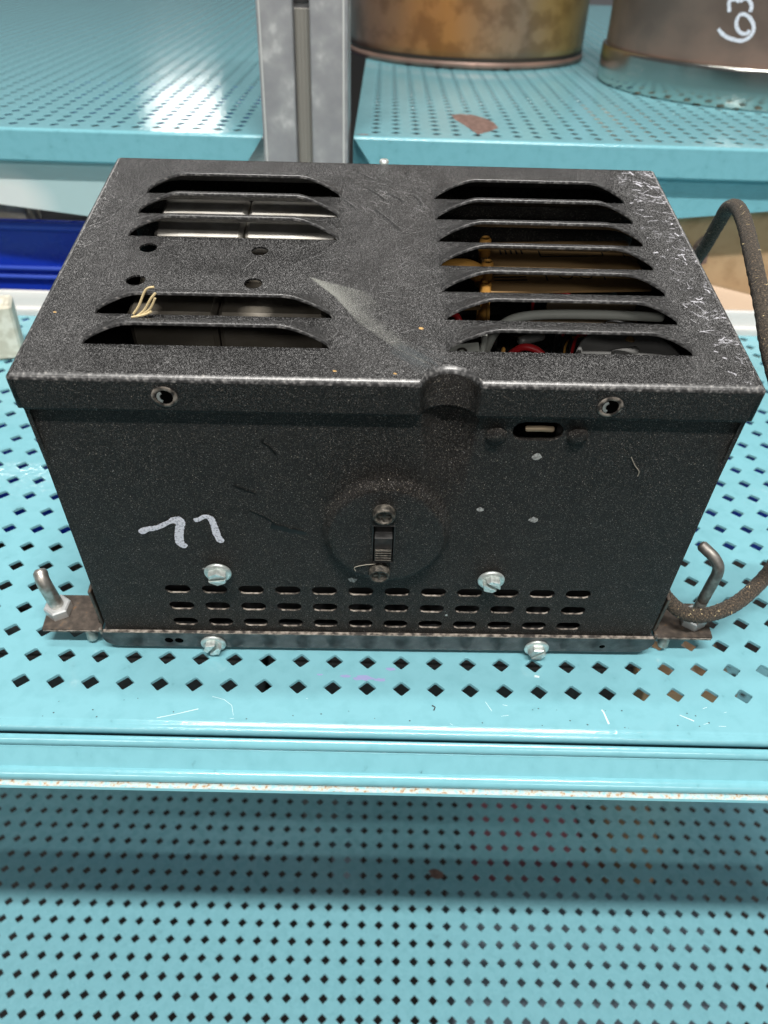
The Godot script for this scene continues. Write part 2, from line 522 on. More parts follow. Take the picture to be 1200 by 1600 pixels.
func main_shelf() -> void:
	var t := thing("perforated_shelf", "turquoise perforated steel shelf that carries the black metal box", "shelf")
	var b := Builder.new()
	var skip := func(i: int, j: int) -> bool:
		return j <= -24 and i >= -7 and i <= -2
	perforated(b, -29, 28, 0, 26, Vector3.ZERO, 0.275, 0.10, skip)
	b.quad(Vector3(-29.5, 0, 0.5), Vector3(28.5, 0, 0.5), Vector3(28.5, 0, 1.30), Vector3(-29.5, 0, 1.30))
	b.smooth(1)
	b.rail([Vector2(1.30, 0), Vector2(1.35, -0.01), Vector2(1.39, -0.045), Vector2(1.43, -0.06), Vector2(1.50, -0.06), Vector2(1.545, -0.08), Vector2(1.575, -0.13), Vector2(1.58, -0.2), Vector2(1.56, -0.3), Vector2(1.45, -0.36), Vector2(0.8, -0.36)], -29.5, 28.5)
	part("deck", b, M.turquoise, t)
	# front rail with two rolled ribs and a flat recess between them
	b = Builder.new()
	b.smooth(1)
	b.rail([Vector2(1.45, -0.62), Vector2(1.60, -0.36), Vector2(1.65, -0.27), Vector2(1.69, -0.235), Vector2(1.74, -0.25), Vector2(1.80, -0.30), Vector2(1.85, -0.37), Vector2(1.87, -0.44), Vector2(1.85, -0.49), Vector2(1.79, -0.515)], -29.5, 28.5)
	b.smooth(-1)
	b.rail([Vector2(1.79, -0.515), Vector2(1.86, -0.545), Vector2(2.165, -1.0)], -29.5, 28.5)
	b.smooth(2)
	b.rail([Vector2(2.165, -1.0), Vector2(2.20, -1.005), Vector2(2.235, -1.0), Vector2(2.29, -1.025), Vector2(2.36, -1.08), Vector2(2.41, -1.16), Vector2(2.42, -1.24), Vector2(2.39, -1.31), Vector2(2.31, -1.34)], -29.5, 28.5)
	part("front_rail", b, M.turquoise_edge, t)
	b = Builder.new()
	var n := FastNoiseLite.new()
	n.frequency = 0.9
	n.seed = 5
	var jit := func(x: float, j: int) -> Vector3:
		return Vector3(0, 0, n.get_noise_2d(x * 1.6, j * 7.0) * 0.03 if j in [1, 2] else 0.0)
	b.rail([Vector2(2.31, -1.34), Vector2(2.40, -1.355), Vector2(2.50, -1.37), Vector2(2.52, -1.39)], -29.5, 28.5, 300, jit)
	part("chipped_edge", b, M.chipped, t, "worn lower edge of the rail with chipped paint and rust")
	b = Builder.new()
	b.rail([Vector2(2.52, -1.39), Vector2(2.55, -1.46), Vector2(2.50, -1.53), Vector2(1.2, -1.53), Vector2(1.2, -0.36)], -29.5, 28.5)
	part("rail_underside", b, M.turquoise_edge, t)
	# grey upturned strip along the back edge, left and right of the post
	for span in [[-29.5, -6.75], [-2.4, 28.5]]:
		b = Builder.new()
		b.smooth(1)
		b.rail([Vector2(-25.42, 0.005), Vector2(-25.43, 0.2), Vector2(-25.45, 0.33), Vector2(-25.52, 0.42), Vector2(-25.62, 0.44)], span[0], span[1])
		b.smooth(2)
		b.rail([Vector2(-25.62, 0.44), Vector2(-25.66, 0.5), Vector2(-25.68, 1.2), Vector2(-25.75, 1.28), Vector2(-25.9, 1.28), Vector2(-25.95, 1.2), Vector2(-25.95, -0.3)], span[0], span[1])
		part("back_strip", b, M.rail_grey, t)
	# marks on the paint of the front strip
	for k in 9:
		var x := rng.randf_range(-11.0, 10.5)
		var z := rng.randf_range(0.45, 1.25)
		var a := rng.randf_range(-0.9, 0.9)
		var l := rng.randf_range(0.05, 0.28)
		scratch(t, [Vector3(x, 0.004, z), Vector3(x + cos(a) * l, 0.004, z + sin(a) * l * 0.5)], 0.012, M.white_scratch)
	scratch(t, [Vector3(-6.79, 0.004, 1.24), Vector3(-6.3, 0.004, 1.1), Vector3(-5.71, 0.004, 0.9)], 0.022, M.white_scratch)
	scratch(t, [Vector3(-5.4, 0.004, 0.45), Vector3(-5.05, 0.004, 0.55), Vector3(-4.8, 0.004, 0.75), Vector3(-4.7, 0.004, 1.1)], 0.011, M.white_scratch)
	scratch(t, [Vector3(5.70, 0.004, 0.62), Vector3(5.74, 0.004, 0.7), Vector3(5.80, 0.004, 1.12)], 0.05, M.white_scratch)
	scratch(t, [Vector3(3.96, 0.004, -0.58), Vector3(4.1, 0.004, -0.55)], 0.09, M.white_scratch)
	scratch(t, [Vector3(2.4, 0.004, 0.42), Vector3(2.55, 0.004, 0.75)], 0.015, M.white_scratch)
	scratch(t, [Vector3(7.9, 0.004, 0.75), Vector3(8.25, 0.004, 0.95)], 0.03, M.white_scratch)
	scratch(t, [Vector3(0.86, 0.004, 0.6), Vector3(0.95, 0.004, 0.66), Vector3(0.9, 0.004, 0.78)], 0.05, M.black_plain)
	for q in [[-1.65, -0.42, 0.16], [-1.1, -0.36, 0.3], [-0.62, -0.3, 0.2], [-0.3, -0.72, 0.16], [-2.4, -0.45, 0.1]]:
		blotch(t, Vector3(q[0], 0.003, q[1]), q[2], 0.35, M.purple, "faint purple stain on the turquoise paint")
	for k in 30:
		var x := rng.randf_range(-11.0, 10.5)
		blotch(t, Vector3(x, 0.004, rng.randf_range(0.45, 1.3)), rng.randf_range(0.012, 0.03), 0.8, M.black_plain, "")

func scratch(parent: Node, pts: Array, w: float, m: Material, n := Vector3.UP, called := "scratch") -> void:
	var b := Builder.new()
	var left := []
	var right := []
	for k in pts.size():
		var d: Vector3 = (pts[mini(k + 1, pts.size() - 1)] - pts[maxi(k - 1, 0)]).normalized()
		var s := d.cross(n).normalized() * w * 0.5 * rng.randf_range(0.7, 1.25)
		left.append(pts[k] + s)
		right.append(pts[k] - s)
	b.grid([left, right])
	part(called, b, m, parent)

func blotch(parent: Node, c: Vector3, r: float, squash: float, m: Material, label := "", called := "stain") -> void:
	var b := Builder.new()
	var k0 := 14
	var ring := []
	for k in k0:
		var a := TAU * k / k0
		ring.append(c + Vector3(cos(a), 0, sin(a) * squash) * r * rng.randf_range(0.65, 1.2))
	for k in k0:
		b.tri(c, ring[k], ring[(k + 1) % k0])
	part(called, b, m, parent, label)

func lower_shelf() -> void:
	var t := thing("perforated_shelf", "lower turquoise perforated shelf, half in the shade of the shelf above", "shelf")
	var b := Builder.new()
	perforated(b, -36, 36, 0, 33, Vector3(-0.04, -29.42, 3.775), 0.275, 0.10)
	b.quad(Vector3(-36.54, -29.42, 4.275), Vector3(36.46, -29.42, 4.275), Vector3(36.46, -29.42, 5.1), Vector3(-36.54, -29.42, 5.1))
	b.smooth(1)
	b.rail([Vector2(5.1, -29.42), Vector2(5.2, -29.46), Vector2(5.25, -29.6), Vector2(5.25, -31.2), Vector2(5.0, -31.2)], -36.54, 36.46)
	part("deck", b, M.turquoise_low, t)
	blotch(t, Vector3(-9.3 + 12.8, -29.415, -10.4), 0.5, 0.6, M.rust, "rusty spot on the lower shelf")
	blotch(t, Vector3(8.0, -29.415, -10.2), 0.25, 0.6, M.rust)

func back_shelf(left: bool) -> void:
	var label := "empty turquoise perforated shelf behind, left of the grey post" if left else "turquoise perforated shelf behind that carries the two copper pots"
	var t := thing("perforated_shelf", label, "shelf")
	var h := 9.3 if left else 9.4
	var b := Builder.new()
	var ze := -26.05 if left else -25.95
	var phase := -0.1 if left else -0.31
	var x0 := -58 if left else -1
	var x1 := -8 if left else 46
	var zr := -27.1
	perforated(b, x0, x1, 0, 80, Vector3(phase, h, zr), 0.315, 0.04)
	var xa := x0 + phase - 0.5
	var xb := x1 + phase + 0.5
	var post_x := -6.75 if left else -2.35
	b.quad(Vector3(xa, h, zr + 0.5), Vector3(xb, h, zr + 0.5), Vector3(xb, h, ze - 0.12), Vector3(xa, h, ze - 0.12))
	if left:
		b.quad(Vector3(xb, h, zr - 79.5), Vector3(xb, h, ze - 0.12), Vector3(post_x, h, ze - 0.12), Vector3(post_x, h, zr - 79.5))
	else:
		b.quad(Vector3(xa, h, zr - 79.5), Vector3(xa, h, ze - 0.12), Vector3(post_x, h, ze - 0.12), Vector3(post_x, h, zr - 79.5))
	part("deck", b, M.turquoise, t)
	# front lip, its end by the post cut off at a slant
	b = Builder.new()
	var far_x := xa if left else xb
	var into := -0.95 if left else 0.95
	b.smooth(1)
	var rows := []
	for q in [[0.0, -0.12, 0.0], [-0.02, -0.05, 0.0], [-0.06, 0.0, 0.0], [-0.12, 0.025, 0.05]]:
		rows.append([Vector3(far_x, h + q[0], ze + q[1]), Vector3(post_x + into * q[2], h + q[0], ze + q[1])])
	b.grid(rows)
	b.smooth(-1)
	b.grid([[Vector3(far_x, h - 0.12, ze + 0.025), Vector3(post_x + into * 0.05, h - 0.12, ze + 0.025)], [Vector3(far_x, h - 1.42, ze + 0.025), Vector3(post_x + into, h - 1.42, ze + 0.025)], [Vector3(far_x, h - 1.5, ze - 0.02), Vector3(post_x + into, h - 1.5, ze - 0.02)], [Vector3(far_x, h - 1.5, ze - 0.5), Vector3(post_x + into, h - 1.5, ze - 0.5)]])
	part("front_lip", b, M.turquoise_edge, t)
	# tapered support panel under the deck, deepest at the post
	b = Builder.new()
	var poly := PackedVector2Array()
	var s := -1.0 if left else 1.0
	var base := -4.6
	poly.append(Vector2(base + s * 2.2, h - 0.2))
	poly.append(Vector2(base + s * 2.2, 4.05))
	poly.append(Vector2(base + s * 33.0, 7.35))
	poly.append(Vector2(base + s * 33.0, h - 0.2))
	b.prism(poly, ze - 0.75, ze - 0.6)
	part("support_panel", b, M.panel_glare if left else M.turquoise_edge, t, "support panel with lamp glare painted into its pale colour" if left else "")
	if not left:
		b = Builder.new()
		var n := [Vector2(2.7, -31.9), Vector2(3.2, -32.2), Vector2(3.9, -32.1), Vector2(4.5, -31.2), Vector2(4.85, -30.2), Vector2(4.95, -28.9), Vector2(4.4, -28.0), Vector2(3.75, -27.2), Vector2(3.5, -28.2), Vector2(3.2, -29.4), Vector2(2.85, -30.6)]
		var pl := PackedVector2Array(n)
		var ids := Geometry2D.triangulate_polygon(pl)
		for k in ids:
			b.p(Vector3(pl[k].x, h + 0.006, pl[k].y))
		part("rust_patch", b, M.rust, t, "bare brown patch where the paint has flaked off")
		blotch(t, Vector3(-1.9, h + 0.006, -26.4), 0.4, 0.3, M.rust)

func upright_post() -> void:
	var t := thing("upright_post", "grey aluminium upright post with a long groove, behind the black box", "post")
	var outer := [Vector2(-6.55, -24.9), Vector2(-6.5, -24.86), Vector2(-5.06, -24.86), Vector2(-5.0, -24.9), Vector2(-4.98, -25.5), Vector2(-4.27, -25.5), Vector2(-4.25, -24.9), Vector2(-4.19, -24.86), Vector2(-2.68, -24.86), Vector2(-2.60, -24.9), Vector2(-2.60, -28.5), Vector2(-6.55, -28.5)]
	var b := Builder.new()
	var rows := []
	for y: float in [-50.0, 0.0, 9.0, 40.0]:
		var row := []
		for q: Vector2 in outer + [outer[0]]:
			row.append(Vector3(q.x, y, q.y))
		rows.append(row)
	b.grid(rows)
	part("profile", b, M.alu, t)
	b = Builder.new()
	b.box(Vector3(-4.625, -10.0, -25.42), Vector3(0.66, 49.2, 0.12), 0.02)
	for k in 4:
		b.box(Vector3(-4.86 + k * 0.155, -10.0, -25.34), Vector3(0.05, 49.2, 0.05), 0.01)
	part("groove_strip", b, M.alu_groove, t)
	b = Builder.new()
	b.box(Vector3(-6.42, -5.0, -24.84), Vector3(0.08, 60, 0.05), 0.02)
	b.box(Vector3(-2.78, -5.0, -24.84), Vector3(0.10, 60, 0.05), 0.02)
	part("edge_bead", b, M.rail_grey, t)
	b = Builder.new()
	b.box(Vector3(-4.625, 15.9, -25.44), Vector3(0.68, 2.2, 0.1), 0.0)
	part("slot_opening", b, M.inside, t)  # dark slab that paints the shade inside the slot

# ==================================================================== the black box
func front_z(y: float) -> float:
	return lerpf(0.27, -0.17, clampf(y / BOX_H, 0.0, 1.0))

func dent(x: float) -> float:
	var q := (x - 1.33) / 0.64
	return pow(maxf(0.0, 1.0 - q * q), 0.75)

func on_front(q: Vector2) -> Vector3:
	var z := front_z(q.y)
	# raised oval round the switch
	var e := Vector2((q.x - 0.06) / 1.60, (q.y - 5.08) / 1.82).length()
	z += 0.24 * (1.0 - smoothstep(0.91, 1.04, e))
	# groove running down from the dent in the lid
	if q.y > 5.9:
		var f := smoothstep(5.9, 9.0, q.y)
		z -= 0.42 * f * dent(1.33 + (q.x - 1.40) * lerpf(1.3, 1.05, f))
	return Vector3(q.x, q.y, z)

func lid_uv(w: Vector3) -> Vector2:
	return Vector2((w.x + BOX_W) / (2 * BOX_W), (w.z + BOX_D) / BOX_D)

func power_box() -> void:
	var t := thing("power_supply_box", "black crinkle-painted metal box with louvred lid, slide switch and cloth cord", "power supply")
	t.transform = Transform3D(Basis.from_euler(Vector3(0.1856, 0.0118, 0.0031)), Vector3(-0.6533, 0.25, -1.7036) * S)
	lid(t)
	front_panel(t)
	# shell: sides and back, and the tray they stand in
	var b := Builder.new()
	b.box(Vector3(-8.0, 4.9, -5.15), Vector3(0.1, 9.6, 10.2), 0.0)
	b.box(Vector3(8.0, 4.9, -5.15), Vector3(0.1, 9.6, 10.2), 0.0)
	b.box(Vector3(0, 4.9, -10.35), Vector3(16.1, 9.6, 0.1), 0.0)
	part("shell", b, M.black, t)
	b = Builder.new()
	b.box(Vector3(0, 0.1, -5.0), Vector3(16.3, 0.1, 10.5), 0.0)
	var fl := PackedVector2Array([Vector2(-8.22, 0.72), Vector2(-8.24, 0.5), Vector2(-8.16, 0.2), Vector2(-7.95, 0.04), Vector2(-7.7, 0.0), Vector2(7.65, 0.0), Vector2(7.9, 0.03), Vector2(8.12, 0.2), Vector2(8.22, 0.45), Vector2(8.21, 0.72)])
	b.prism(fl, 0.28, 0.36)
	b.box(Vector3(-8.12, 0.36, -5.0), Vector3(0.1, 0.6, 10.4), 0.02)
	b.box(Vector3(8.12, 0.36, -5.0), Vector3(0.1, 0.6, 10.4), 0.02)
	part("base_tray", b, M.tray, t)
	b = Builder.new()
	b.box(Vector3(0, -0.06, -5.1), Vector3(15.7, 0.22, 10.3), 0.03)
	part("shade_plate", b, M.inside, t)  # added dark plate that deepens the contact shadow under the box
	b = Builder.new()
	b.box(Vector3(0, 0.735, 0.315), Vector3(16.4, 0.035, 0.11), 0.012)
	b.box(Vector3(-8.2, 0.74, 0.31), Vector3(0.1, 0.28, 0.12), 0.03)
	b.box(Vector3(8.2, 0.74, 0.31), Vector3(0.1, 0.28, 0.12), 0.03)
	part("tray_edge", b, M.bare_edge, t, "worn upper edge of the base tray")
	for q in [[-6.28, 0.35, 0.13], [-5.98, 0.34, 0.13], [6.7, 0.29, 0.09]]:
		b = Builder.new()
		b.xf = Transform3D(Basis.from_euler(Vector3(PI / 2, 0, 0)), Vector3(q[0], q[1], 0.362))
		b.lathe([Vector2(0, 0), Vector2(q[2], 0)], Vector3.ZERO, 14)
		part("tray_hole", b, M.hole, t)  # flat black disc for the dark inside of the hole
	# slotted hex washer screws
	for q in [[-4.46, 3.41, 0.15, 0.18], [2.99, 3.25, 0.15, -0.62], [-4.97, 0.25, 0.37, 0.95], [4.72, 0.22, 0.37, 0.72]]:
		hex_screw(t, Vector3(q[0], q[1], q[2]), q[3])
	slide_switch(t)
	for q in [Vector2(2.49, 8.31), Vector2(4.37, 8.33)]:
		b = Builder.new()
		b.smooth(1)
		b.xf = Transform3D(Basis.from_euler(Vector3(PI / 2, 0, 0)), Vector3(q.x, q.y, front_z(q.y)))
		b.lathe([Vector2(0.0, 0.12), Vector2(0.1, 0.115), Vector2(0.18, 0.09), Vector2(0.235, 0.045), Vector2(0.25, 0.0)], Vector3.ZERO, 24)
		part("rivet", b, M.black, t)
	b = Builder.new()
	b.smooth(1)
	b.xf = Transform3D(Basis.IDENTITY, Vector3(3.5, 8.42, -0.24))
	b.tube([Vector3(-0.3, 0, 0), Vector3(0, 0.02, 0.01), Vector3(0.3, 0.0, 0)], 0.07, 10)
	part("brass_pin", b, M.brass, t)
	chalk(t, [Vector2(-6.29, 4.88), Vector2(-6.1, 5.02), Vector2(-5.8, 5.1), Vector2(-5.45, 5.31), Vector2(-5.2, 5.36)], 0.20, 0.12)
	chalk(t, [Vector2(-5.45, 5.33), Vector2(-5.24, 5.39), Vector2(-5.18, 5.33), Vector2(-5.22, 5.15), Vector2(-5.27, 4.94), Vector2(-5.31, 4.7), Vector2(-5.30, 4.5), Vector2(-5.16, 4.38)], 0.24, 0.22)
	chalk(t, [Vector2(-4.83, 5.38), Vector2(-4.7, 5.42), Vector2(-4.55, 5.52), Vector2(-4.4, 5.52)], 0.14, 0.13)
	chalk(t, [Vector2(-4.5, 5.52), Vector2(-4.39, 5.44), Vector2(-4.34, 5.15), Vector2(-4.31, 4.85), Vector2(-4.22, 4.56)], 0.17, 0.2)
	for q in [[3.52, 7.69, 0.12], [2.4, 5.93, 0.09], [3.79, 5.59, 0.11], [-0.83, 3.11, 0.12], [-4.82, 3.5, 0.05], [1.9, 1.6, 0.05]]:
		var bb := Builder.new()
		var ring := []
		for k in 11:
			var a := TAU * k / 11.0
			ring.append(on_front(Vector2(q[0] + cos(a) * q[2] * rng.randf_range(0.6, 1.3), q[1] + sin(a) * q[2] * rng.randf_range(0.5, 1.1))) + Vector3(0, 0, 0.008))
		var c := on_front(Vector2(q[0], q[1])) + Vector3(0, 0, 0.009)
		for k in 11:
			bb.tri(c, ring[k], ring[(k + 1) % 11])
		part("paint_fleck", bb, M.pale_scuff, t)
	for q in [[-3.4, 5.75, -2.75, 5.3, 0.06], [-2.9, 5.25, -2.3, 5.0, 0.17], [-2.6, 5.12, -2.1, 5.0, 0.1], [-2.45, 5.02, -1.95, 4.98, 0.14], [-2.9, 8.1, -2.6, 7.6, 0.05], [-3.7, 6.6, -3.2, 6.3, 0.05], [2.3, 5.2, 2.34, 4.2, 0.025]]:
		var pts := []
		for k in 6:
			var f := k / 5.0
			pts.append(on_front(Vector2(lerpf(q[0], q[2], f) + rng.randf_range(-0.05, 0.05), lerpf(q[1], q[3], f) + rng.randf_range(-0.04, 0.04))) + Vector3(0, 0, 0.006))
		scratch(t, pts, q[4], M.scuff_dark, Vector3(0, 0, 1), "dark_scuff")
	hair(t, [Vector2(5.75, 7.75), Vector2(5.9, 7.5), Vector2(6.05, 7.3), Vector2(6.05, 7.15)])
	hair(t, [Vector2(-0.2, 4.1), Vector2(-0.5, 4.05), Vector2(-0.75, 3.95), Vector2(-0.72, 3.8)])
	brackets(t)
	cord(t)
	inside(t)

func hair(t: Node, pts: Array) -> void:
	var p3 := []
	for q: Vector2 in pts:
		p3.append(on_front(q) + Vector3(0, 0, 0.02))
	var b := Builder.new()
	b.tube(curve(p3, 4), 0.011, 5, false)
	part("loose_fibre", b, M.fibre, t)

func chalk(t: Node, pts: Array, w0: float, w1: float) -> void:
	var p3 := []
	for q: Vector2 in pts:
		p3.append(Vector3(q.x, q.y, 0))
	p3 = curve(p3, 7)
	var n := p3.size()
	var l := []
	var c := []
	var r := []
	for k in n:
		var d: Vector3 = (p3[mini(k + 1, n - 1)] - p3[maxi(k - 1, 0)]).normalized()
		var f := float(k) / (n - 1)
		var w := lerpf(w0, w1, f) * 0.5 * rng.randf_range(0.88, 1.1)
		w *= sqrt(clampf(minf(f, 1.0 - f) * 9.0 + 0.25, 0.0, 1.0))
		var s := Vector3(-d.y, d.x, 0) * w
		var a: Vector3 = p3[k] + s
		var e: Vector3 = p3[k] - s
		l.append(on_front(Vector2(a.x, a.y)) + Vector3(0, 0, 0.010))
		c.append(on_front(Vector2(p3[k].x, p3[k].y)) + Vector3(0, 0, 0.014))
		r.append(on_front(Vector2(e.x, e.y)) + Vector3(0, 0, 0.010))
	var b := Builder.new()
	b.smooth(1)
	b.grid([l, c, r])
	part("chalk_mark", b, M.chalk, t)

func hex_screw(t: Node, at: Vector3, turn: float) -> void:
	var b := Builder.new()
	b.xf = Transform3D(Basis.from_euler(Vector3(0, 0, turn)), at)
	var disc := PackedVector2Array()
	for k in 32:
		disc.append(Vector2.from_angle(TAU * k / 32.0))
	# washer with a rounded rim (axis along z)
	b.smooth(1)
	var rows := []
	for q in [[0.36, 0.0], [0.375, 0.03], [0.365, 0.06], [0.33, 0.085], [0.24, 0.09]]:
		var row := []
		for k in 33:
			var d := disc[k % 32]
			row.append(Vector3(d.x * q[0], d.y * q[0], q[1]))
		rows.append(row)
	b.grid(rows)
	b.smooth(-1)
	# hexagon head in two halves, the slot between them
	var hx := hexagon(0.27, 0.3)
	for s: float in [-1.0, 1.0]:
		var cut := PackedVector2Array([Vector2(-1, s * 0.05), Vector2(1, s * 0.05), Vector2(1, s), Vector2(-1, s)])
		for poly in Geometry2D.intersect_polygons(hx, cut):
			b.prism(poly, 0.08, 0.25, false)
			var n: int = poly.size()
			var c := Vector2.ZERO
			for v in poly:
				c += v / n
			var top := []
			for v in poly:
				top.append(c + (v - c) * 0.88)
			for k in n:
				var l := (k + 1) % n
				b.quad(Vector3(poly[k].x, poly[k].y, 0.25), Vector3(poly[l].x, poly[l].y, 0.25), Vector3(top[l].x, top[l].y, 0.285), Vector3(top[k].x, top[k].y, 0.285))
				b.tri(Vector3(c.x, c.y, 0.275), Vector3(top[k].x, top[k].y, 0.285), Vector3(top[l].x, top[l].y, 0.285))
	b.box(Vector3(0, 0, 0.06), Vector3(0.5, 0.12, 0.1), 0.0)
	part("screw", b, M.zinc, t)

func slide_switch(t: Node) -> void:
	var zf := on_front(Vector2(0.5, 5.0)).z
	var b := Builder.new()
	# well behind the opening and the sliding button with its ribbed grip
	b.box(Vector3(-0.01, 4.85, zf - 0.42), Vector3(0.7, 1.7, 0.1), 0.0)
	for s: float in [-1.0, 1.0]:
		b.box(Vector3(-0.01 + s * 0.3, 4.85, zf - 0.24), Vector3(0.06, 1.6, 0.3), 0.0)
	var sw := part("slide_switch", b, M.switch_black, t)
	b = Builder.new()
	b.smooth(-1)
	b.rail([Vector2(zf - 0.38, 5.3), Vector2(zf - 0.1, 5.22), Vector2(zf + 0.03, 5.1), Vector2(zf + 0.06, 4.74)], -0.235, 0.215)
	for s: float in [-0.235, 0.215]:
		b.quad(Vector3(s, 5.3, zf - 0.38), Vector3(s, 5.1, zf + 0.03), Vector3(s, 4.74, zf + 0.06), Vector3(s, 4.74, zf - 0.38))
		b.quad(Vector3(s, 4.74, zf - 0.38), Vector3(s, 4.74, zf + 0.06), Vector3(s, 4.25, zf + 0.10), Vector3(s, 4.25, zf - 0.38))
	b.rail([Vector2(zf + 0.10, 4.25), Vector2(zf - 0.38, 4.22)], -0.235, 0.215)
	b.rail([Vector2(zf + 0.06, 4.74), Vector2(zf + 0.09, 4.25)], -0.235, 0.215)
	part("slider", b, M.black_plain, sw)
	for k in 5:
		b = Builder.new()
		b.box(Vector3(-0.01, 4.72 - k * 0.095, zf + 0.105), Vector3(0.43, 0.045, 0.07), 0.012)
		part("grip_rib", b, M.screw_dusty, sw)
	b = Builder.new()
	for s: float in [-1.0, 1.0]:
		b.box(Vector3(-0.01 + s * 0.275, 4.85, zf + 0.01), Vector3(0.035, 1.42, 0.03), 0.01)
	b.box(Vector3(-0.01, 4.12, zf + 0.01), Vector3(0.58, 0.035, 0.03), 0.01)
	b.box(Vector3(-0.01, 5.57, zf + 0.01), Vector3(0.58, 0.035, 0.03), 0.01)
	part("bezel", b, M.black_plain, sw)
	for q in [Vector2(-0.02, 6.02), Vector2(-0.09, 3.80)]:
		b = Builder.new()
		b.smooth(1)
		b.xf = Transform3D(Basis.from_euler(Vector3(PI / 2, 0, 0)), on_front(q))
		b.lathe([Vector2(0.28, -0.03), Vector2(0.285, 0.05), Vector2(0.275, 0.16), Vector2(0.255, 0.20), Vector2(0.225, 0.205), Vector2(0.205, 0.19), Vector2(0.195, 0.14), Vector2(0.0, 0.13)], Vector3.ZERO, 26)
		b.smooth(-1)
		b.box(Vector3(0, 0.14, 0), Vector3(0.3, 0.03, 0.07), 0.0)
		b.box(Vector3(0, 0.14, 0), Vector3(0.07, 0.036, 0.3), 0.0)
		part("switch_screw", b, M.screw_dusty, sw)

func front_panel(t: Node) -> void:
	var b := Builder.new()
	b.smooth(1)
	var ex := [[-6.19, 6.04, 0.77, 2.99], [2.75, 4.12, 8.05, 8.86], [-0.27, 0.25, 4.14, 5.55]]
	var xs := []
	var ys := []
	var x := -8.05
	while x < 8.051:
		xs.append(x)
		x += 0.1
	var y := 0.05
	while y < 9.7:
		ys.append(y)
		y += 0.1
	for e in ex:
		for v in [[xs, e[0]], [xs, e[1]], [ys, e[2]], [ys, e[3]]]:
			var arr: Array = v[0]
			for k in range(arr.size() - 1, -1, -1):
				if absf(arr[k] - v[1]) < 0.05:
					arr.remove_at(k)
			arr.append(v[1])
			arr.sort()
	for i in xs.size() - 1:
		for j in ys.size() - 1:
			var cx: float = (xs[i] + xs[i + 1]) / 2
			var cy: float = (ys[j] + ys[j + 1]) / 2
			var out := false
			for e in ex:
				out = out or (cx > e[0] and cx < e[1] and cy > e[2] and cy < e[3])
			if not out:
				b.quad(on_front(Vector2(xs[i], ys[j])), on_front(Vector2(xs[i + 1], ys[j])), on_front(Vector2(xs[i + 1], ys[j + 1])), on_front(Vector2(xs[i], ys[j + 1])))
	b.smooth(-1)
	var slot := func(a: float) -> float: return stadium_radius(a, 0.36, 0.172)
	for r in 3:
		for k in 12:
			b.ring_patch(Vector2(-5.68 + k * 1.019, 2.62 - r * 0.74), Vector2(0.5095, 0.37), slot, on_front, 0.06, Vector3(0, 0, -1), 24)
	b.ring_patch(Vector2(3.435, 8.455), Vector2(0.685, 0.405), func(a: float) -> float: return stadium_radius(a, 0.585, 0.27), on_front, 0.12, Vector3(0, 0, -1), 32)
	var fp := part("front_panel", b, M.black, t)
	# bare lower lips of the slots
	b = Builder.new()
	for r in 3:
		for k in 12:
			var c := Vector2(-5.68 + k * 1.019, 2.62 - r * 0.74)
			for j in 8:
				var a0 := PI + PI * (0.12 + 0.76 * j / 8.0)
				var a1 := PI + PI * (0.12 + 0.76 * (j + 1) / 8.0)
				var p0: Vector2 = c + Vector2.from_angle(a0) * (slot.call(a0) - 0.004)
				var p1: Vector2 = c + Vector2.from_angle(a1) * (slot.call(a1) - 0.004)
				b.quad(on_front(p0) + Vector3(0, 0, 0.004), on_front(p1) + Vector3(0, 0, 0.004), on_front(p1) + Vector3(0, 0.004, -0.045), on_front(p0) + Vector3(0, 0.004, -0.045))
	var lips := part("slot_edges", b, M.bare_edge, fp)
	lips.set_meta("kind", "stuff")

const VENTS := [[-6.82, -1.30, -8.30], [-6.82, -1.32, -7.13], [-6.82, -1.30, -5.90], [-6.83, -1.27, -2.33], [-6.82, -1.29, -1.15],
	[1.30, 6.78, -8.34], [1.29, 6.79, -7.16], [1.29, 6.81, -5.95], [1.29, 6.81, -4.755], [1.29, 6.83, -3.555], [1.30, 6.83, -2.355], [1.28, 6.87, -1.145]]

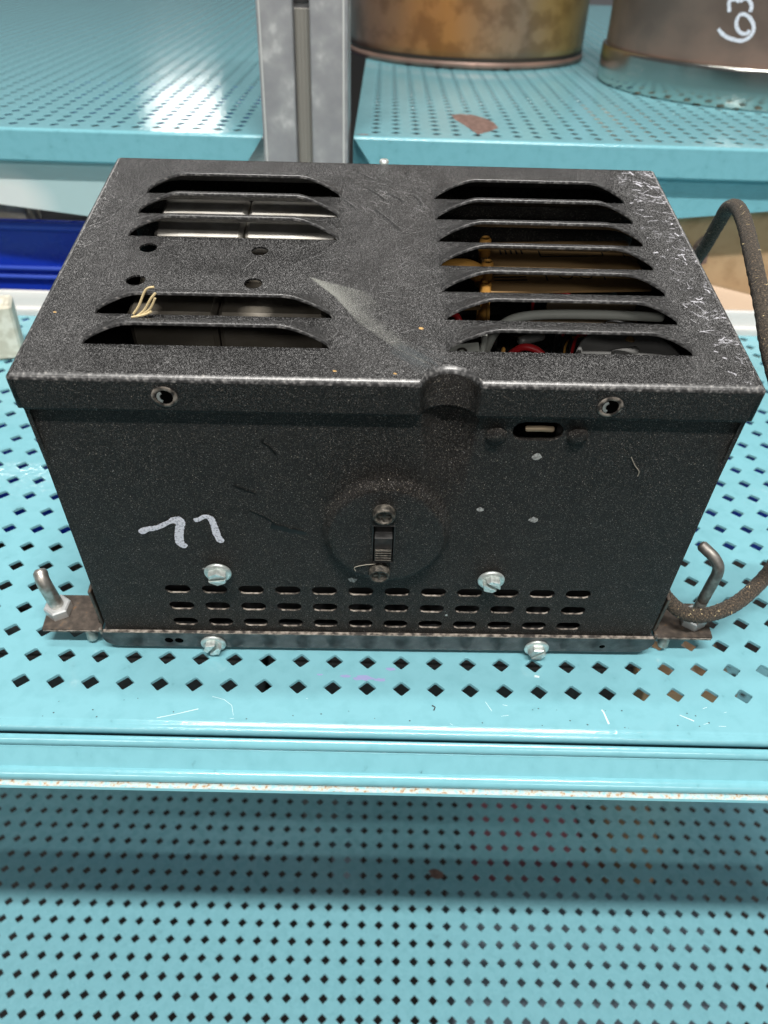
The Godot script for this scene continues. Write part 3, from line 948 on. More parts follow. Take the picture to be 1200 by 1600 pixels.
func lid(t: Node) -> void:
	var m := lid_material()
	var b := Builder.new()
	b.uv_of = lid_uv
	b.smooth(-1)
	var h := BOX_H
	var e := 0.13
	var ex := []
	var hood := 1.0
	for v in VENTS:
		ex.append([v[0], v[1], v[2] - hood, v[2]])
	var holes := [[-6.17, -5.31, 0.225], [-3.31, -5.27, 0.215], [-6.17, -3.77, 0.235], [-3.31, -3.74, 0.225]]
	for q in holes:
		ex.append([q[0] - 0.4, q[0] + 0.4, q[1] - 0.4, q[1] + 0.4])
	ex.append([0.6, 2.06, -0.95, -e])
	var xs := [-BOX_W + e, BOX_W - e]
	var zs := [-BOX_D + e, -e]
	for q in ex:
		for v: float in [q[0], q[1]]:
			if not xs.has(v):
				xs.append(v)
		for v: float in [q[2], q[3]]:
			if not zs.has(v):
				zs.append(v)
	xs.sort()
	zs.sort()
	for i in xs.size() - 1:
		for j in zs.size() - 1:
			var cx: float = (xs[i] + xs[i + 1]) / 2
			var cz: float = (zs[j] + zs[j + 1]) / 2
			var out := false
			for q in ex:
				out = out or (cx > q[0] and cx < q[1] and cz > q[2] and cz < q[3])
			if not out:
				b.quad(Vector3(xs[i], h, zs[j]), Vector3(xs[i + 1], h, zs[j]), Vector3(xs[i + 1], h, zs[j + 1]), Vector3(xs[i], h, zs[j + 1]))
	for q in holes:
		var r: float = q[2]
		b.ring_patch(Vector2(q[0], q[1]), Vector2(0.4, 0.4), func(_a: float) -> float: return r, func(p: Vector2) -> Vector3: return Vector3(p.x, h, p.y), 0.05, Vector3(0, -1, 0), 24)
	b.smooth(1)
	# patch behind the dent
	var rows := []
	for k in 9:
		var f := k / 8.0
		var row := []
		for j in 41:
			var x := lerpf(0.6, 2.06, j / 40.0)
			row.append(Vector3(x, h - 0.06 * dent(x) * f * f, lerpf(-0.95, -e - 0.60 * dent(x), f)))
		rows.append(row)
	b.grid(rows)
	var top := part("lid", b, m, t, "louvred lid with white scuffs on its right side")
	# folded rim with a rounded edge; the front is pushed in at one place
	b = Builder.new()
	b.smooth(1)
	var edge := Builder.new()
	edge.smooth(1)
	var n := FastNoiseLite.new()
	n.frequency = 1.0
	var xsf := []
	for k in 325:
		xsf.append(lerpf(-BOX_W + e, BOX_W - e, k / 324.0))
	var prof := func(x: float, q: Vector2) -> Vector3:
		var f := clampf((h - q.y) / 0.96, 0.0, 1.0)
		var d := dent(x)
		return Vector3(x, q.y - (0.06 * d * (1.0 - f) if q.y > h - 0.2 else 0.0) + (0.0 if f < 0.95 else d * 0.05), q.x - d * lerpf(0.60, 0.34, f))
	var arc := []
	for k in 7:
		var a := PI / 2 * k / 6.0
		arc.append(Vector2(-e + sin(a) * e, h - e + cos(a) * e))
	var er := []
	var fr := []
	for x: float in xsf:
		var row := []
		for q in arc:
			row.append(prof.call(x, q))
		er.append(row)
		var row2 := []
		for q in [Vector2(0, h - e), Vector2(0.0, 9.6), Vector2(0, 9.45), Vector2(0, 9.2), Vector2(0, 9.0), Vector2(-0.01, 8.93), Vector2(-0.05, 8.91), Vector2(-0.09, 8.93), Vector2(-0.09, 9.7)]:
			row2.append(prof.call(x, q))
		fr.append(row2)
	edge.grid(er)
	b.grid(fr)
	for s: float in [-1.0, 1.0]:
		var rows1 := []
		var rows2 := []
		for z: float in [-BOX_D + e, -7.0, -3.5, -e]:
			var r1 := []
			for q: Vector2 in arc:
				r1.append(Vector3(s * (BOX_W + q.x), q.y, z))
			rows1.append(r1)
			rows2.append([Vector3(s * BOX_W, h - e, z), Vector3(s * BOX_W, 9.02, z), Vector3(s * (BOX_W - 0.05), 9.0, z), Vector3(s * (BOX_W - 0.09), 9.02, z), Vector3(s * (BOX_W - 0.09), 9.7, z)])
		edge.grid(rows1)
		b.grid(rows2)
		# rounded corner posts at the front
		var rc1 := []
		var rc2 := []
		for k in 7:
			var a := PI / 2 * k / 6.0
			var c := Vector3(s * (BOX_W - e), 0, -e)
			var d := Vector3(s * sin(a), 0, cos(a)) * (1.0 + 0.24 * pow(sin(2.0 * a), 2.0))
			var r1 := []
			for q: Vector2 in arc:
				r1.append(c + Vector3(0, q.y, 0) + d * (q.x + e))
			rc1.append(r1)
			rc2.append([c + Vector3(0, h - e, 0) + d * e, c + Vector3(0, 8.97, 0) + d * e, c + Vector3(0, 8.95, 0) + d * e * 0.5])
		edge.grid(rc1)
		b.grid(rc2)
	var rb := []
	for x: float in [-BOX_W + e, BOX_W - e]:
		var r1 := []
		for q: Vector2 in arc:
			r1.append(Vector3(x, q.y, -BOX_D - q.x))
		r1.append(Vector3(x, 9.0, -BOX_D))
		rb.append(r1)
	b.grid(rb)
	part("rim", b, M.black, top)
	part("rim_edge", edge, M.worn_edge, top, "worn rounded edge of the lid")
	# louvres
	for v in VENTS:
		louvre(top, v[0], v[1], v[2], hood, m)
	# screw holes in the front rim: black discs paint their dark insides, with bare rings
	for q in [Vector2(-4.87, 9.36), Vector2(4.87, 9.31)]:
		b = Builder.new()
		b.smooth(1)
		b.xf = Transform3D(Basis.from_euler(Vector3(PI / 2, 0, 0)), Vector3(q.x, q.y, 0.0))
		b.lathe([Vector2(0.285, 0.002), Vector2(0.265, 0.015), Vector2(0.235, 0.018), Vector2(0.21, 0.015), Vector2(0.19, 0.012)], Vector3.ZERO, 26)
		part("bare_ring", b, M.bare_edge, top)
		b = Builder.new()
		b.xf = Transform3D(Basis.from_euler(Vector3(PI / 2, 0, 0)), Vector3(q.x, q.y, 0.0))
		b.lathe([Vector2(0.19, 0.012), Vector2(0.0, 0.005)], Vector3.ZERO, 20)
		part("screw_hole", b, M.hole, top)
		b = Builder.new()
		b.xf = Transform3D(Basis.from_euler(Vector3(PI / 2, 0, 0)), Vector3(q.x, q.y, 0.0))
		b.lathe([Vector2(0.17, 0.014), Vector2(0.10, 0.016)], Vector3.ZERO, 12, 3.6, 5.9)
		part("inner_nut_edge", b, M.zinc, top)
	b = Builder.new()
	b.smooth(1)
	b.lathe([Vector2(0.15, 0.0), Vector2(0.13, 0.07), Vector2(0.06, 0.1), Vector2(0, 0.1)], Vector3(-0.1, h - 0.02, -BOX_D - 0.06), 16)
	part("screw", b, M.zinc, top)  # stands for a small white fleck at the back edge, not a screw

func louvre(parent: Node, x0: float, x1: float, z: float, depth: float, m: Material) -> void:
	var b := Builder.new()
	b.uv_of = lid_uv
	b.smooth(1)
	var hh := 0.60
	var nx := 56
	var nz := 12
	var up := func(x: float, f: float) -> float:
		var d := minf(x - x0, x1 - x) / lerpf(1.2, 1.05, f)
		d = clampf(d, 0.0, 1.0)
		var a := lerpf(sqrt(maxf(0.0, 1.0 - (1.0 - d) * (1.0 - d))), d * d * (3 - 2 * d), lerpf(0.35, 1.0, sqrt(f)))
		var g := 1.0 - f
		var s := g * g * (3 - 2 * g)
		return hh * a * lerpf(s, sin(g * PI / 2), 0.35)
	var rows := []
	var front := []
	for k in nz + 1:
		var f := float(k) / nz
		var row := []
		for j in nx + 1:
			var x := lerpf(x0, x1, float(j) / nx)
			row.append(Vector3(x, BOX_H + up.call(x, f), z - depth * f))
		rows.append(row)
	b.grid(rows)
	# thickness: rim and inner face
	b.smooth(2)
	var inner := []
	for k in nz + 1:
		var f := float(k) / nz
		var row := []
		for j in nx + 1:
			var x := lerpf(x0, x1, float(j) / nx)
			row.append(Vector3(x, BOX_H + up.call(x, f) - 0.075, z - depth * f))
		inner.append(row)
	b.grid(inner)
	var lv := part("louvre", b, m, parent)
	b = Builder.new()
	b.smooth(3)
	var r0 := []
	var r1 := []
	var r2 := []
	for j in nx + 1:
		r0.append(rows[0][j])
		r1.append(rows[0][j] + Vector3(0, -0.012, 0.018))
		r2.append(rows[0][j] + Vector3(0, -0.075, 0.012))
	b.grid([r0, r1, r2])
	part("louvre_edge", b, M.worn_edge, parent)

func stroke(img: Image, pts: Array, w: float, c: Color, alpha: float, rough: float) -> void:
	# a worn, broken line in pixels
	for k in pts.size() - 1:
		var a: Vector2 = pts[k]
		var d: Vector2 = pts[k + 1] - a
		var n := int(d.length()) + 1
		for j in n:
			if rng.randf() < rough:
				continue
			var q := a + d * (float(j) / n)
			var ww := w * rng.randf_range(0.5, 1.2)
			for dx in range(-int(ceil(ww)), int(ceil(ww)) + 1):
				for dy in range(-int(ceil(ww)), int(ceil(ww)) + 1):
					if dx * dx + dy * dy > ww * ww + 0.3:
						continue
					var px := int(q.x) + dx
					var py := int(q.y) + dy
					if px >= 0 and py >= 0 and px < img.get_width() and py < img.get_height():
						img.set_pixel(px, py, img.get_pixel(px, py).lerp(c, alpha * rng.randf_range(0.5, 1.0)))

func lid_material() -> StandardMaterial3D:
	var w := 2048
	var h := 1340
	var n := FastNoiseLite.new()
	n.noise_type = FastNoiseLite.TYPE_SIMPLEX_SMOOTH
	n.frequency = 0.20
	n.fractal_octaves = 2
	n.seed = 91
	var grain := n.get_image(w, h, false, false, true).get_data()
	n.frequency = 0.006
	n.fractal_octaves = 5
	n.seed = 92
	var broad := n.get_image(w, h, false, false, true).get_data()
	var px := PackedByteArray()
	px.resize(w * h * 3)
	for by in h / 2:
		for bx in w / 2:
			var bd := broad[(by * 2) * w + bx * 2] / 255.0
			var f := 0.018 * exp(clampf(rng.randfn(0.0, 1.1 + 0.45 * smoothstep(0.25, 0.6, bd)), -2.5, 2.7)) * (0.85 + 0.3 * bd)  # random grain with the sheen and glints of the wrinkles painted in
			var v := int(255.0 * pow(f, 0.4545))
			for q in 4:
				var at := ((by * 2 + (q >> 1)) * w + bx * 2 + (q & 1)) * 3
				px[at] = v
				px[at + 1] = v
				px[at + 2] = v
	var img := Image.create_from_data(w, h, false, Image.FORMAT_RGB8, px)
	var P := func(x: float, z: float) -> Vector2: return Vector2((x + BOX_W) / (2 * BOX_W) * w, (z + BOX_D) / BOX_D * h)
	var pale := Color(0.80, 0.80, 0.83)
	# white scuffs along the right side, denser towards the back
	var va := FastNoiseLite.new()
	va.seed = 5
	va.frequency = 0.021
	va.fractal_octaves = 4
	va.fractal_gain = 0.62
	var vb := FastNoiseLite.new()
	vb.seed = 9
	vb.frequency = 0.011
	vb.fractal_octaves = 3
	for y in range(0, h):
		var back := 1.0 - float(y) / h
		for x in range(1820, w):
			var side := (x - 1820.0) / 228.0
			var gate := vb.get_noise_2d(x * 0.7, y) * 1.1 + side * 1.05 - 0.95 + 0.42 * back * back
			if gate < 0.0:
				continue
			var ln := absf(va.get_noise_2d(x * 0.75 + y * 0.35, y * 1.25))
			var v := 1.0 - smoothstep(0.02, 0.085 + 0.08 * gate, ln)
			v *= smoothstep(0.0, 0.3, gate) * rng.randf_range(0.55, 1.0)
			if v > 0.05:
				img.set_pixel(x, y, img.get_pixel(x, y).lerp(pale, v * 0.9))
	for k in 150:
		var f := pow(rng.randf(), 1.15)
		var z := -BOX_D + 0.12 + f * 9.9
		var x := BOX_W - 0.06 - pow(rng.randf(), 1.5) * lerpf(1.3, 0.95, f)
		var pts := []
		var a := rng.randf_range(-0.35, 0.75)
		var q := Vector2(x, z)
		var thick := rng.randf() < 0.45
		for j in (rng.randi_range(2, 4) if thick else rng.randi_range(2, 6)):
			pts.append(P.call(q.x, q.y))
			a += rng.randf_range(-1.0, 1.0)
			q += Vector2(cos(a), sin(a)) * rng.randf_range(0.04, 0.15)
		stroke(img, pts, (rng.randf_range(1.6, 3.4) if thick else rng.randf_range(0.7, 1.4)) * lerpf(1.2, 0.8, f), pale, rng.randf_range(0.35, 0.9), 0.3)
	for k in 12:
		var q := Vector2(rng.randf_range(7.1, 8.0), rng.randf_range(-10.5, -8.4))
		var pts := []
		var a := rng.randf_range(-0.4, 0.9)
		for j in 3:
			pts.append(P.call(q.x, q.y))
			a += rng.randf_range(-0.8, 0.8)
			q += Vector2(cos(a), sin(a)) * 0.12
		stroke(img, pts, rng.randf_range(2.0, 4.5), pale, 0.8, 0.3)
	# fine scratches everywhere
	for k in 210:
		var q := Vector2(rng.randf_range(-8, 8), rng.randf_range(-10.5, -0.2))
		var a := rng.randf_range(-1.2, 0.3) + (PI if rng.randf() < 0.5 else 0.0)
		var pts := []
		var dark := rng.randf() < 0.5
		for j in 4:
			pts.append(P.call(q.x, q.y))
			a += rng.randf_range(-0.25, 0.25)
			q += Vector2(cos(a), sin(a)) * rng.randf_range(0.08, 0.3)
		stroke(img, pts, 1.0, Color(0.06, 0.06, 0.06) if dark else Color(0.6, 0.6, 0.6), 0.75, 0.3)
	# nicks along the left edge
	for k in 110:
		var z := rng.randf_range(-9.6, -5.0)
		var x := -BOX_W + 0.06 + absf(rng.randfn(0.0, 0.22))
		var pts := [P.call(x, z), P.call(x + rng.randf_range(-0.12, 0.12), z + rng.randf_range(-0.12, 0.12))]
		stroke(img, pts, rng.randf_range(0.8, 1.8), Color(0.66, 0.66, 0.66), 0.75, 0.25)
	for q in [[-8.0, -6.3, -6.9, -8.3], [-7.9, -5.5, -6.75, -7.0], [-7.95, -1.9, -6.0, -3.2], [-7.6, -2.0, -5.9, -2.9], [-7.4, -6.4, -7.1, -5.7], [-7.9, -0.6, -7.3, -1.0], [-2.5, -4.6, -1.2, -6.1], [-2.3, -4.2, -1.6, -4.45]]:
		stroke(img, [P.call(q[0], q[1]), P.call((q[0] + q[2]) / 2 + 0.1, (q[1] + q[3]) / 2), P.call(q[2], q[3])], 1.3, Color(0.05, 0.05, 0.05), 0.8, 0.15)
		stroke(img, [P.call(q[0] + 0.06, q[1] + 0.05), P.call((q[0] + q[2]) / 2 + 0.16, (q[1] + q[3]) / 2 + 0.05), P.call(q[2] + 0.06, q[3] + 0.05)], 1.0, Color(0.5, 0.5, 0.5), 0.55, 0.4)
	for k in 34:
		var q := Vector2(rng.randf_range(-7.9, -5.9), rng.randf_range(-10.2, -0.6)) if k % 2 else Vector2(rng.randf_range(-2.6, 0.6), rng.randf_range(-7.2, -4.2))
		var a := rng.randf_range(-1.1, -0.3)
		var l := rng.randf_range(0.3, 1.1)
		stroke(img, [P.call(q.x, q.y), P.call(q.x + cos(a) * l * 0.5 + 0.04, q.y + sin(a) * l * 0.5), P.call(q.x + cos(a) * l, q.y + sin(a) * l)], rng.randf_range(0.7, 1.3), Color(0.62, 0.62, 0.62) if k % 3 else Color(0.03, 0.03, 0.03), 0.7, 0.35)
	# scuffed patches between the two sets of louvres, near the back
	for k in 46:
		var q := Vector2(rng.randf_range(-1.0, 0.9), rng.randf_range(-9.8, -7.6))
		var pts := []
		var a := rng.randf_range(0.2, 1.3)
		for j in 4:
			pts.append(P.call(q.x, q.y))
			a += rng.randf_range(-0.7, 0.7)
			q += Vector2(cos(a), sin(a)) * 0.13
		stroke(img, pts, rng.randf_range(0.8, 1.6), Color(0.62, 0.62, 0.62) if k % 3 else Color(0.06, 0.07, 0.07), 0.6, 0.3)
	for q in [[-0.6, -8.9, -0.1, -8.2, 5.0], [0.0, -8.6, 0.45, -8.1, 6.0], [0.75, -8.5, 0.95, -7.9, 4.0], [-0.35, -7.6, 0.3, -6.5, 5.0], [-0.9, -9.9, -0.4, -9.4, 3.5], [0.5, -9.9, 1.2, -10.0, 3.0], [-1.3, -8.2, -0.9, -7.6, 3.0]]:
		stroke(img, [P.call(q[0], q[1]), P.call((q[0] + q[2]) / 2 + 0.05, (q[1] + q[3]) / 2), P.call(q[2], q[3])], q[4], Color(0.07, 0.085, 0.09), 0.8, 0.1)
		stroke(img, [P.call(q[0] + 0.08, q[1]), P.call(q[2] + 0.1, q[3] - 0.05)], 1.2, Color(0.6, 0.6, 0.6), 0.6, 0.4)
	# pale rubbed wedge pointing at the dent
	var wedge := PackedVector2Array()
	for q in [[-1.98, -4.1], [-1.37, -3.82], [-0.62, -3.5], [-0.27, -3.05], [-0.05, -2.5], [0.3, -1.8], [0.85, -0.8], [0.75, -0.55], [0.17, -1.19], [-0.71, -2.14], [-1.27, -3.19]]:
		wedge.append(P.call(q[0], q[1]))
	var spine0: Vector2 = P.call(-1.98, -4.1)
	for y in range(int(P.call(0, -4.15).y), int(P.call(0, -0.5).y)):
		for x in range(int(P.call(-2.05, 0).x), int(P.call(0.95, 0).x)):
			if Geometry2D.is_point_in_polygon(Vector2(x + rng.randfn(0.0, 2.0), y + rng.randfn(0.0, 2.0)), wedge):
				var f := clampf(Vector2(x, y).distance_to(spine0) / 420.0, 0.0, 1.0)
				# strongest near its tip and along its lower left edge
				var e0 := Geometry2D.get_closest_point_to_segment(Vector2(x, y), P.call(-1.98, -4.1), P.call(0.75, -0.55)).distance_to(Vector2(x, y))
				var s := (1.0 - smoothstep(0.2, 0.8, f)) * 0.62 + 0.4 * (1.0 - smoothstep(6.0, 46.0, e0))
				if rng.randf() < s:
					img.set_pixel(x, y, img.get_pixel(x, y).lerp(Color(0.60, 0.61, 0.58), 0.75))
	# grey smear behind the dent
	for k in 60:
		var a := rng.randf_range(-0.2, 0.5)
		var q := Vector2(0.55 + rng.randfn(0, 0.16), -0.75 + rng.randfn(0, 0.2))
		stroke(img, [P.call(q.x - 0.3, q.y - 0.4), P.call(q.x + 0.3 * cos(a), q.y + 0.05)], 2.2, Color(0.24, 0.26, 0.27), 0.25, 0.2)
	for q in [[0.72, -2.0, 5], [-7.75, -2.35, 3], [0.1, -0.3, 3], [-1.2, -0.35, 3]]:
		var c: Vector2 = P.call(q[0], q[1])
		stroke(img, [c, c + Vector2(6, 2)], q[2], Color(0.85, 0.68, 0.42), 0.9, 0.1)
	# chips at the left end of the back, by the first louvre
	stroke(img, [P.call(-4.4, -8.97), P.call(-3.9, -8.96), P.call(-3.4, -8.95)], 2.6, Color(0.85, 0.85, 0.82), 0.8, 0.3)
	var m := mat(Color.WHITE, 0.34, 0.0, 0.55)
	m.albedo_texture = ImageTexture.create_from_image(img)
	var hm := Image.create_from_data(w, h, false, Image.FORMAT_L8, grain)
	relief(m, ImageTexture.create_from_image(hm), 0.05)
	return m

func brackets(t: Node) -> void:
	for s: float in [-1.0, 1.0]:
		var b := Builder.new()
		# upright leaf along the side of the box and a foot bent outwards
		var x := s * 8.22
		b.box(Vector3(x + s * 0.06, 1.4, -0.75), Vector3(0.1, 1.6, 1.5), 0.02)
		b.box(Vector3(x + s * 0.14, 0.62, -0.75), Vector3(0.14, 0.35, 1.3), 0.03)
		var foot := PackedVector2Array([Vector2(x + s * 0.1, 1.15), Vector2(x + s * 1.62, 1.15), Vector2(x + s * 1.8, 0.95), Vector2(x + s * 1.86, 0.5), Vector2(x + s * 1.84, -0.1), Vector2(x + s * 0.1, -0.12)])
		b.xf = Transform3D(Basis(Vector3.RIGHT, Vector3(0, 0, -1), Vector3.UP), Vector3(0, 0.40, 0.02))
		b.prism(foot, 0.0, 0.1)
		b.xf = Transform3D.IDENTITY
		var br := part("mounting_bracket", b, M.bracket, t, "rusty right bracket foot" if s > 0 else "brown left bracket foot")
		b = Builder.new()
		b.box(Vector3(x + s * 0.95, 0.452, 0.155), Vector3(1.7, 0.09, 0.035), 0.012)
		part("foot_edge", b, M.bare_edge, br)
		var nx := s * 9.72 if s < 0 else 9.58
		var nz := -0.55 if s < 0 else -0.48
		var r := 0.165
		var base := Vector3(nx, 0.52, nz)
		b = Builder.new()
		b.xf = Transform3D(Basis.from_euler(Vector3(-PI / 2, 0.35, 0)), base)
		var hx := hexagon(0.40, 0.1)
		b.prism(hx, -0.02, 0.26, false)
		var top := []
		for v in hx:
			top.append(v * 0.88)
		for k in 6:
			var l := (k + 1) % 6
			b.quad(Vector3(hx[k].x, hx[k].y, 0.26), Vector3(hx[l].x, hx[l].y, 0.26), Vector3(top[l].x, top[l].y, 0.3), Vector3(top[k].x, top[k].y, 0.3))
			b.tri(Vector3(0, 0, 0.3), Vector3(top[k].x, top[k].y, 0.3), Vector3(top[l].x, top[l].y, 0.3))
		part("nut", b, M.nut, br)
		b = Builder.new()
		b.smooth(1)
		var pts := []
		if s > 0:
			pts = [base + Vector3(0, 1.05, 0), base + Vector3(0, 1.9, 0), base + Vector3(0.0, 2.3, 0), base + Vector3(-0.05, 2.6, -0.06), base + Vector3(-0.2, 2.8, -0.22), base + Vector3(-0.36, 2.86, -0.42), base + Vector3(-0.46, 2.88, -0.56)]
		else:
			pts = [base + Vector3(0, 0.2, 0), base + Vector3(-0.02, 0.75, 0.02), base + Vector3(-0.06, 1.1, 0.0), base + Vector3(-0.14, 1.36, -0.1), base + Vector3(-0.22, 1.48, -0.28)]
		b.tube(curve(pts, 6), r if s > 0 else 0.205, 18)
		part("hook_bolt", b, M.rod_dark if s > 0 else M.steel_rod, br, "bent hook of the right bolt" if s > 0 else "short bent bolt end on the left")
		# thread
		b = Builder.new()
		b.smooth(1)
		var prof := []
		var y := -0.5
		while y < (1.1 if s > 0 else 0.3):
			prof.append(Vector2(r * 0.86, y))
			prof.append(Vector2(r * 1.03, y + 0.045))
			y += 0.09
		b.lathe(prof, base, 18)
		part("thread", b, M.zinc, br)
		# bolt end under the foot
		b = Builder.new()
		b.smooth(1)
		b.tube([Vector3(s * 8.75, 0.4, -0.1), Vector3(s * 8.72, 0.05, 0.0), Vector3(s * 8.7, -0.05, 0.05)], 0.16, 12)
		part("bolt_end", b, M.steel_rod, br)

func cord(t: Node3D) -> void:
	# world places, turned into the box's own axes
	var inv := t.transform.affine_inverse()
	var w := [Vector3(6.3, 5.2, -11.6), Vector3(7.2, 5.3, -13.0), Vector3(9.2, 5.9, -14.0), Vector3(10.41, 6.93, -13.88), Vector3(10.44, 7.87, -13.33), Vector3(10.32, 8.97, -12.29), Vector3(10.21, 10.2, -11.33), Vector3(10.04, 10.80, -10.6), Vector3(9.89, 11.10, -9.56), Vector3(9.67, 11.0, -8.21), Vector3(9.23, 10.65, -6.05), Vector3(8.93, 10.14, -4.17), Vector3(8.80, 9.5, -2.79), Vector3(9.0, 8.6, -1.5), Vector3(9.87, 7.2, -0.94), Vector3(10.9, 6.1, -1.2), Vector3(11.75, 5.2, -2.2), Vector3(12.05, 4.4, -3.4), Vector3(11.82, 3.60, -4.23), Vector3(11.66, 2.80, -3.65), Vector3(11.31, 2.20, -3.13), Vector3(10.38, 1.75, -2.38), Vector3(9.58, 1.62, -1.90), Vector3(8.85, 1.58, -1.68), Vector3(8.38, 1.60, -1.75), Vector3(8.03, 1.75, -1.96), Vector3(7.76, 2.00, -2.13), Vector3(7.4, 2.2, -3.2)]
	var p := []
	for v in w:
		p.append(inv * (v * S) / S)
	var b := Builder.new()
	b.smooth(1)
	var n := FastNoiseLite.new()
	n.seed = 8
	n.frequency = 0.4
	var wob := func(k: int, j: int) -> float:
		return 1.0 + 0.035 * sin(k * 1.9 + j * TAU / 7.0) + 0.06 * n.get_noise_2d(k * 2.0, j * 2.0)
	b.tube(curve(p, 14), 0.225, 16, true, wob)
	var c := part("power_cord", b, M.cloth, t, "frayed dark brown cloth covered cord")
	# loose threads of the braid
	b = Builder.new()
	var cl := curve(p, 14)
	for k in 240:
		var i := rng.randi_range(10, cl.size() - 12)
		var d: Vector3 = (cl[i + 1] - cl[i]).normalized()
		var u := d.cross(Vector3(rng.randf_range(-1, 1), rng.randf_range(-1, 1), rng.randf_range(-1, 1))).normalized()
		var a: Vector3 = cl[i] + u * 0.217
		var e := d.cross(u) * rng.randf_range(-0.12, 0.12) + d * rng.randf_range(-0.08, 0.08) + u * rng.randf_range(0.005, 0.04)
		var s := u.cross(e).normalized() * 0.009
		b.quad(a - s, a + s, a + e + s, a + e - s)
	var f := part("frayed_threads", b, M.straw, c)
	f.set_meta("kind", "stuff")

func inside(t: Node) -> void:
	var cp := Builder.new()
	cp.box(Vector3(0, 3.2, -1.5), Vector3(15.6, 5.8, 0.08), 0.0)
	cp.box(Vector3(0, 6.0, -1.0), Vector3(15.6, 0.08, 1.1), 0.0)
	part("dark_liner", cp, M.inside, t)  # added dark plates behind the front panel that keep the slots black
	# transformer cans under the left louvres
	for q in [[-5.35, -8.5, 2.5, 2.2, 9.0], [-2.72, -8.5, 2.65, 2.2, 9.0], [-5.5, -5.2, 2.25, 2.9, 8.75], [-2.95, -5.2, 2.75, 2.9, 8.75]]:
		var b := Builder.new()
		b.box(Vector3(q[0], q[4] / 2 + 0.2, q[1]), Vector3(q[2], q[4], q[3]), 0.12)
		part("metal_can", b, M.can if q[1] < -7.0 else M.can_shaded, t)
	# card with printed diagram under the right louvres
	var cb := Transform3D(Basis.from_euler(Vector3(0.02 - PI / 2, 0.07, 0)), Vector3(4.85, 8.95, -6.45))
	var b := Builder.new()
	b.xf = cb
	b.box(Vector3.ZERO, Vector3(4.4, 2.5, 0.06), 0.0)
	var card := part("diagram_card", b, M.kraft, t)
	b = Builder.new()
	b.xf = cb
	for q in [[-1.6, 0.75, 0.05, 0.3], [-1.45, 0.75, 0.05, 0.3], [-1.3, 0.75, 0.05, 0.3], [-1.15, 0.75, 0.05, 0.3], [-1.0, 0.75, 0.05, 0.3], [-0.5, 0.7, 0.04, 0.5], [0.4, 0.9, 1.8, 0.04], [0.4, 0.45, 1.8, 0.04], [1.3, 0.7, 0.04, 0.45], [1.9, 0.6, 0.04, 0.5], [-1.55, -0.4, 0.9, 0.05], [-1.55, -0.55, 0.9, 0.05], [-1.55, -0.7, 0.9, 0.05], [0.25, -0.25, 1.6, 0.03], [-0.55, -0.5, 0.04, 0.5], [1.05, -0.5, 0.04, 0.5], [1.7, -0.4, 0.6, 0.04]]:
		b.box(Vector3(q[0], q[1], 0.036), Vector3(q[2], q[3], 0.008), 0.0)
	for cx in [0.0, 0.55]:
		for k in 16:
			var a0 := TAU * k / 16.0
			var a1 := TAU * (k + 1) / 16.0
			b.quad(Vector3(cx + cos(a0) * 0.2, -0.52 + sin(a0) * 0.2, 0.04), Vector3(cx + cos(a1) * 0.2, -0.52 + sin(a1) * 0.2, 0.04), Vector3(cx + cos(a1) * 0.16, -0.52 + sin(a1) * 0.16, 0.04), Vector3(cx + cos(a0) * 0.16, -0.52 + sin(a0) * 0.16, 0.04))
	part("printed_lines", b, M.ink, card)
	b = Builder.new()
	b.box(Vector3(5.5, 8.72, -5.0), Vector3(2.4, 0.4, 0.1), 0.03)
	b.box(Vector3(5.0, 8.7, -4.15), Vector3(3.1, 0.06, 0.2), 0.03)
	part("card_edge", b, M.orange_pale, t)
	b = Builder.new()
	b.smooth(1)
	b.tube(curve([Vector3(1.35, 9.05, -5.3), Vector3(1.6, 9.3, -5.55), Vector3(2.1, 9.33, -5.6), Vector3(2.45, 9.2, -5.55)]), 0.24, 12)
	part("orange_tape", b, M.orange, t)
	for q in [Vector3(2.72, 9.45, -6.9), Vector3(2.68, 9.4, -5.75), Vector3(2.62, 9.1, -5.2)]:
		b = Builder.new()
		b.smooth(1)
		b.tube([q, q + Vector3(0.02, -0.6, 0), q + Vector3(0.0, -1.4, 0)], 0.16, 12)
		part("wax_lead", b, M.orange, t)
	b = Builder.new()
	b.smooth(1)
	b.tube(curve([Vector3(2.2, 7.4, -2.4), Vector3(2.45, 8.6, -2.9), Vector3(2.8, 9.15, -3.2), Vector3(3.5, 9.38, -3.35), Vector3(5.2, 9.42, -3.4), Vector3(6.8, 9.38, -3.4)]), 0.12, 12)
	b.tube(curve([Vector3(2.05, 8.0, -1.6), Vector3(2.25, 9.2, -2.1), Vector3(2.35, 9.3, -2.9)]), 0.08, 8)
	part("grey_arm", b, M.grey_paint, t)
	b = Builder.new()
	b.smooth(1)
	b.tube(curve([Vector3(2.9, 8.9, -2.3), Vector3(3.2, 9.3, -2.15), Vector3(3.55, 9.3, -2.0), Vector3(3.75, 9.0, -1.9), Vector3(3.8, 8.0, -1.9)]), 0.09, 10)
	part("red_wire", b, M.red, t)
	b = Builder.new()
	b.smooth(1)
	b.tube(curve([Vector3(1.5, 9.3, -3.5), Vector3(1.7, 9.35, -3.3), Vector3(1.85, 9.1, -3.1)]), 0.08, 8)
	part("red_wire", b, M.red, t)
	b = Builder.new()
	b.smooth(1)
	b.xf = Transform3D(Basis.IDENTITY, Vector3(5.9, 1.2, -2.3))
	b.lathe([Vector2(0, 7.6), Vector2(1.15, 7.6), Vector2(1.2, 7.75), Vector2(1.27, 7.75), Vector2(1.3, 7.6), Vector2(1.3, 0)], Vector3.ZERO, 36)
	part("capacitor_can", b, M.can_dark, t)
	b = Builder.new()
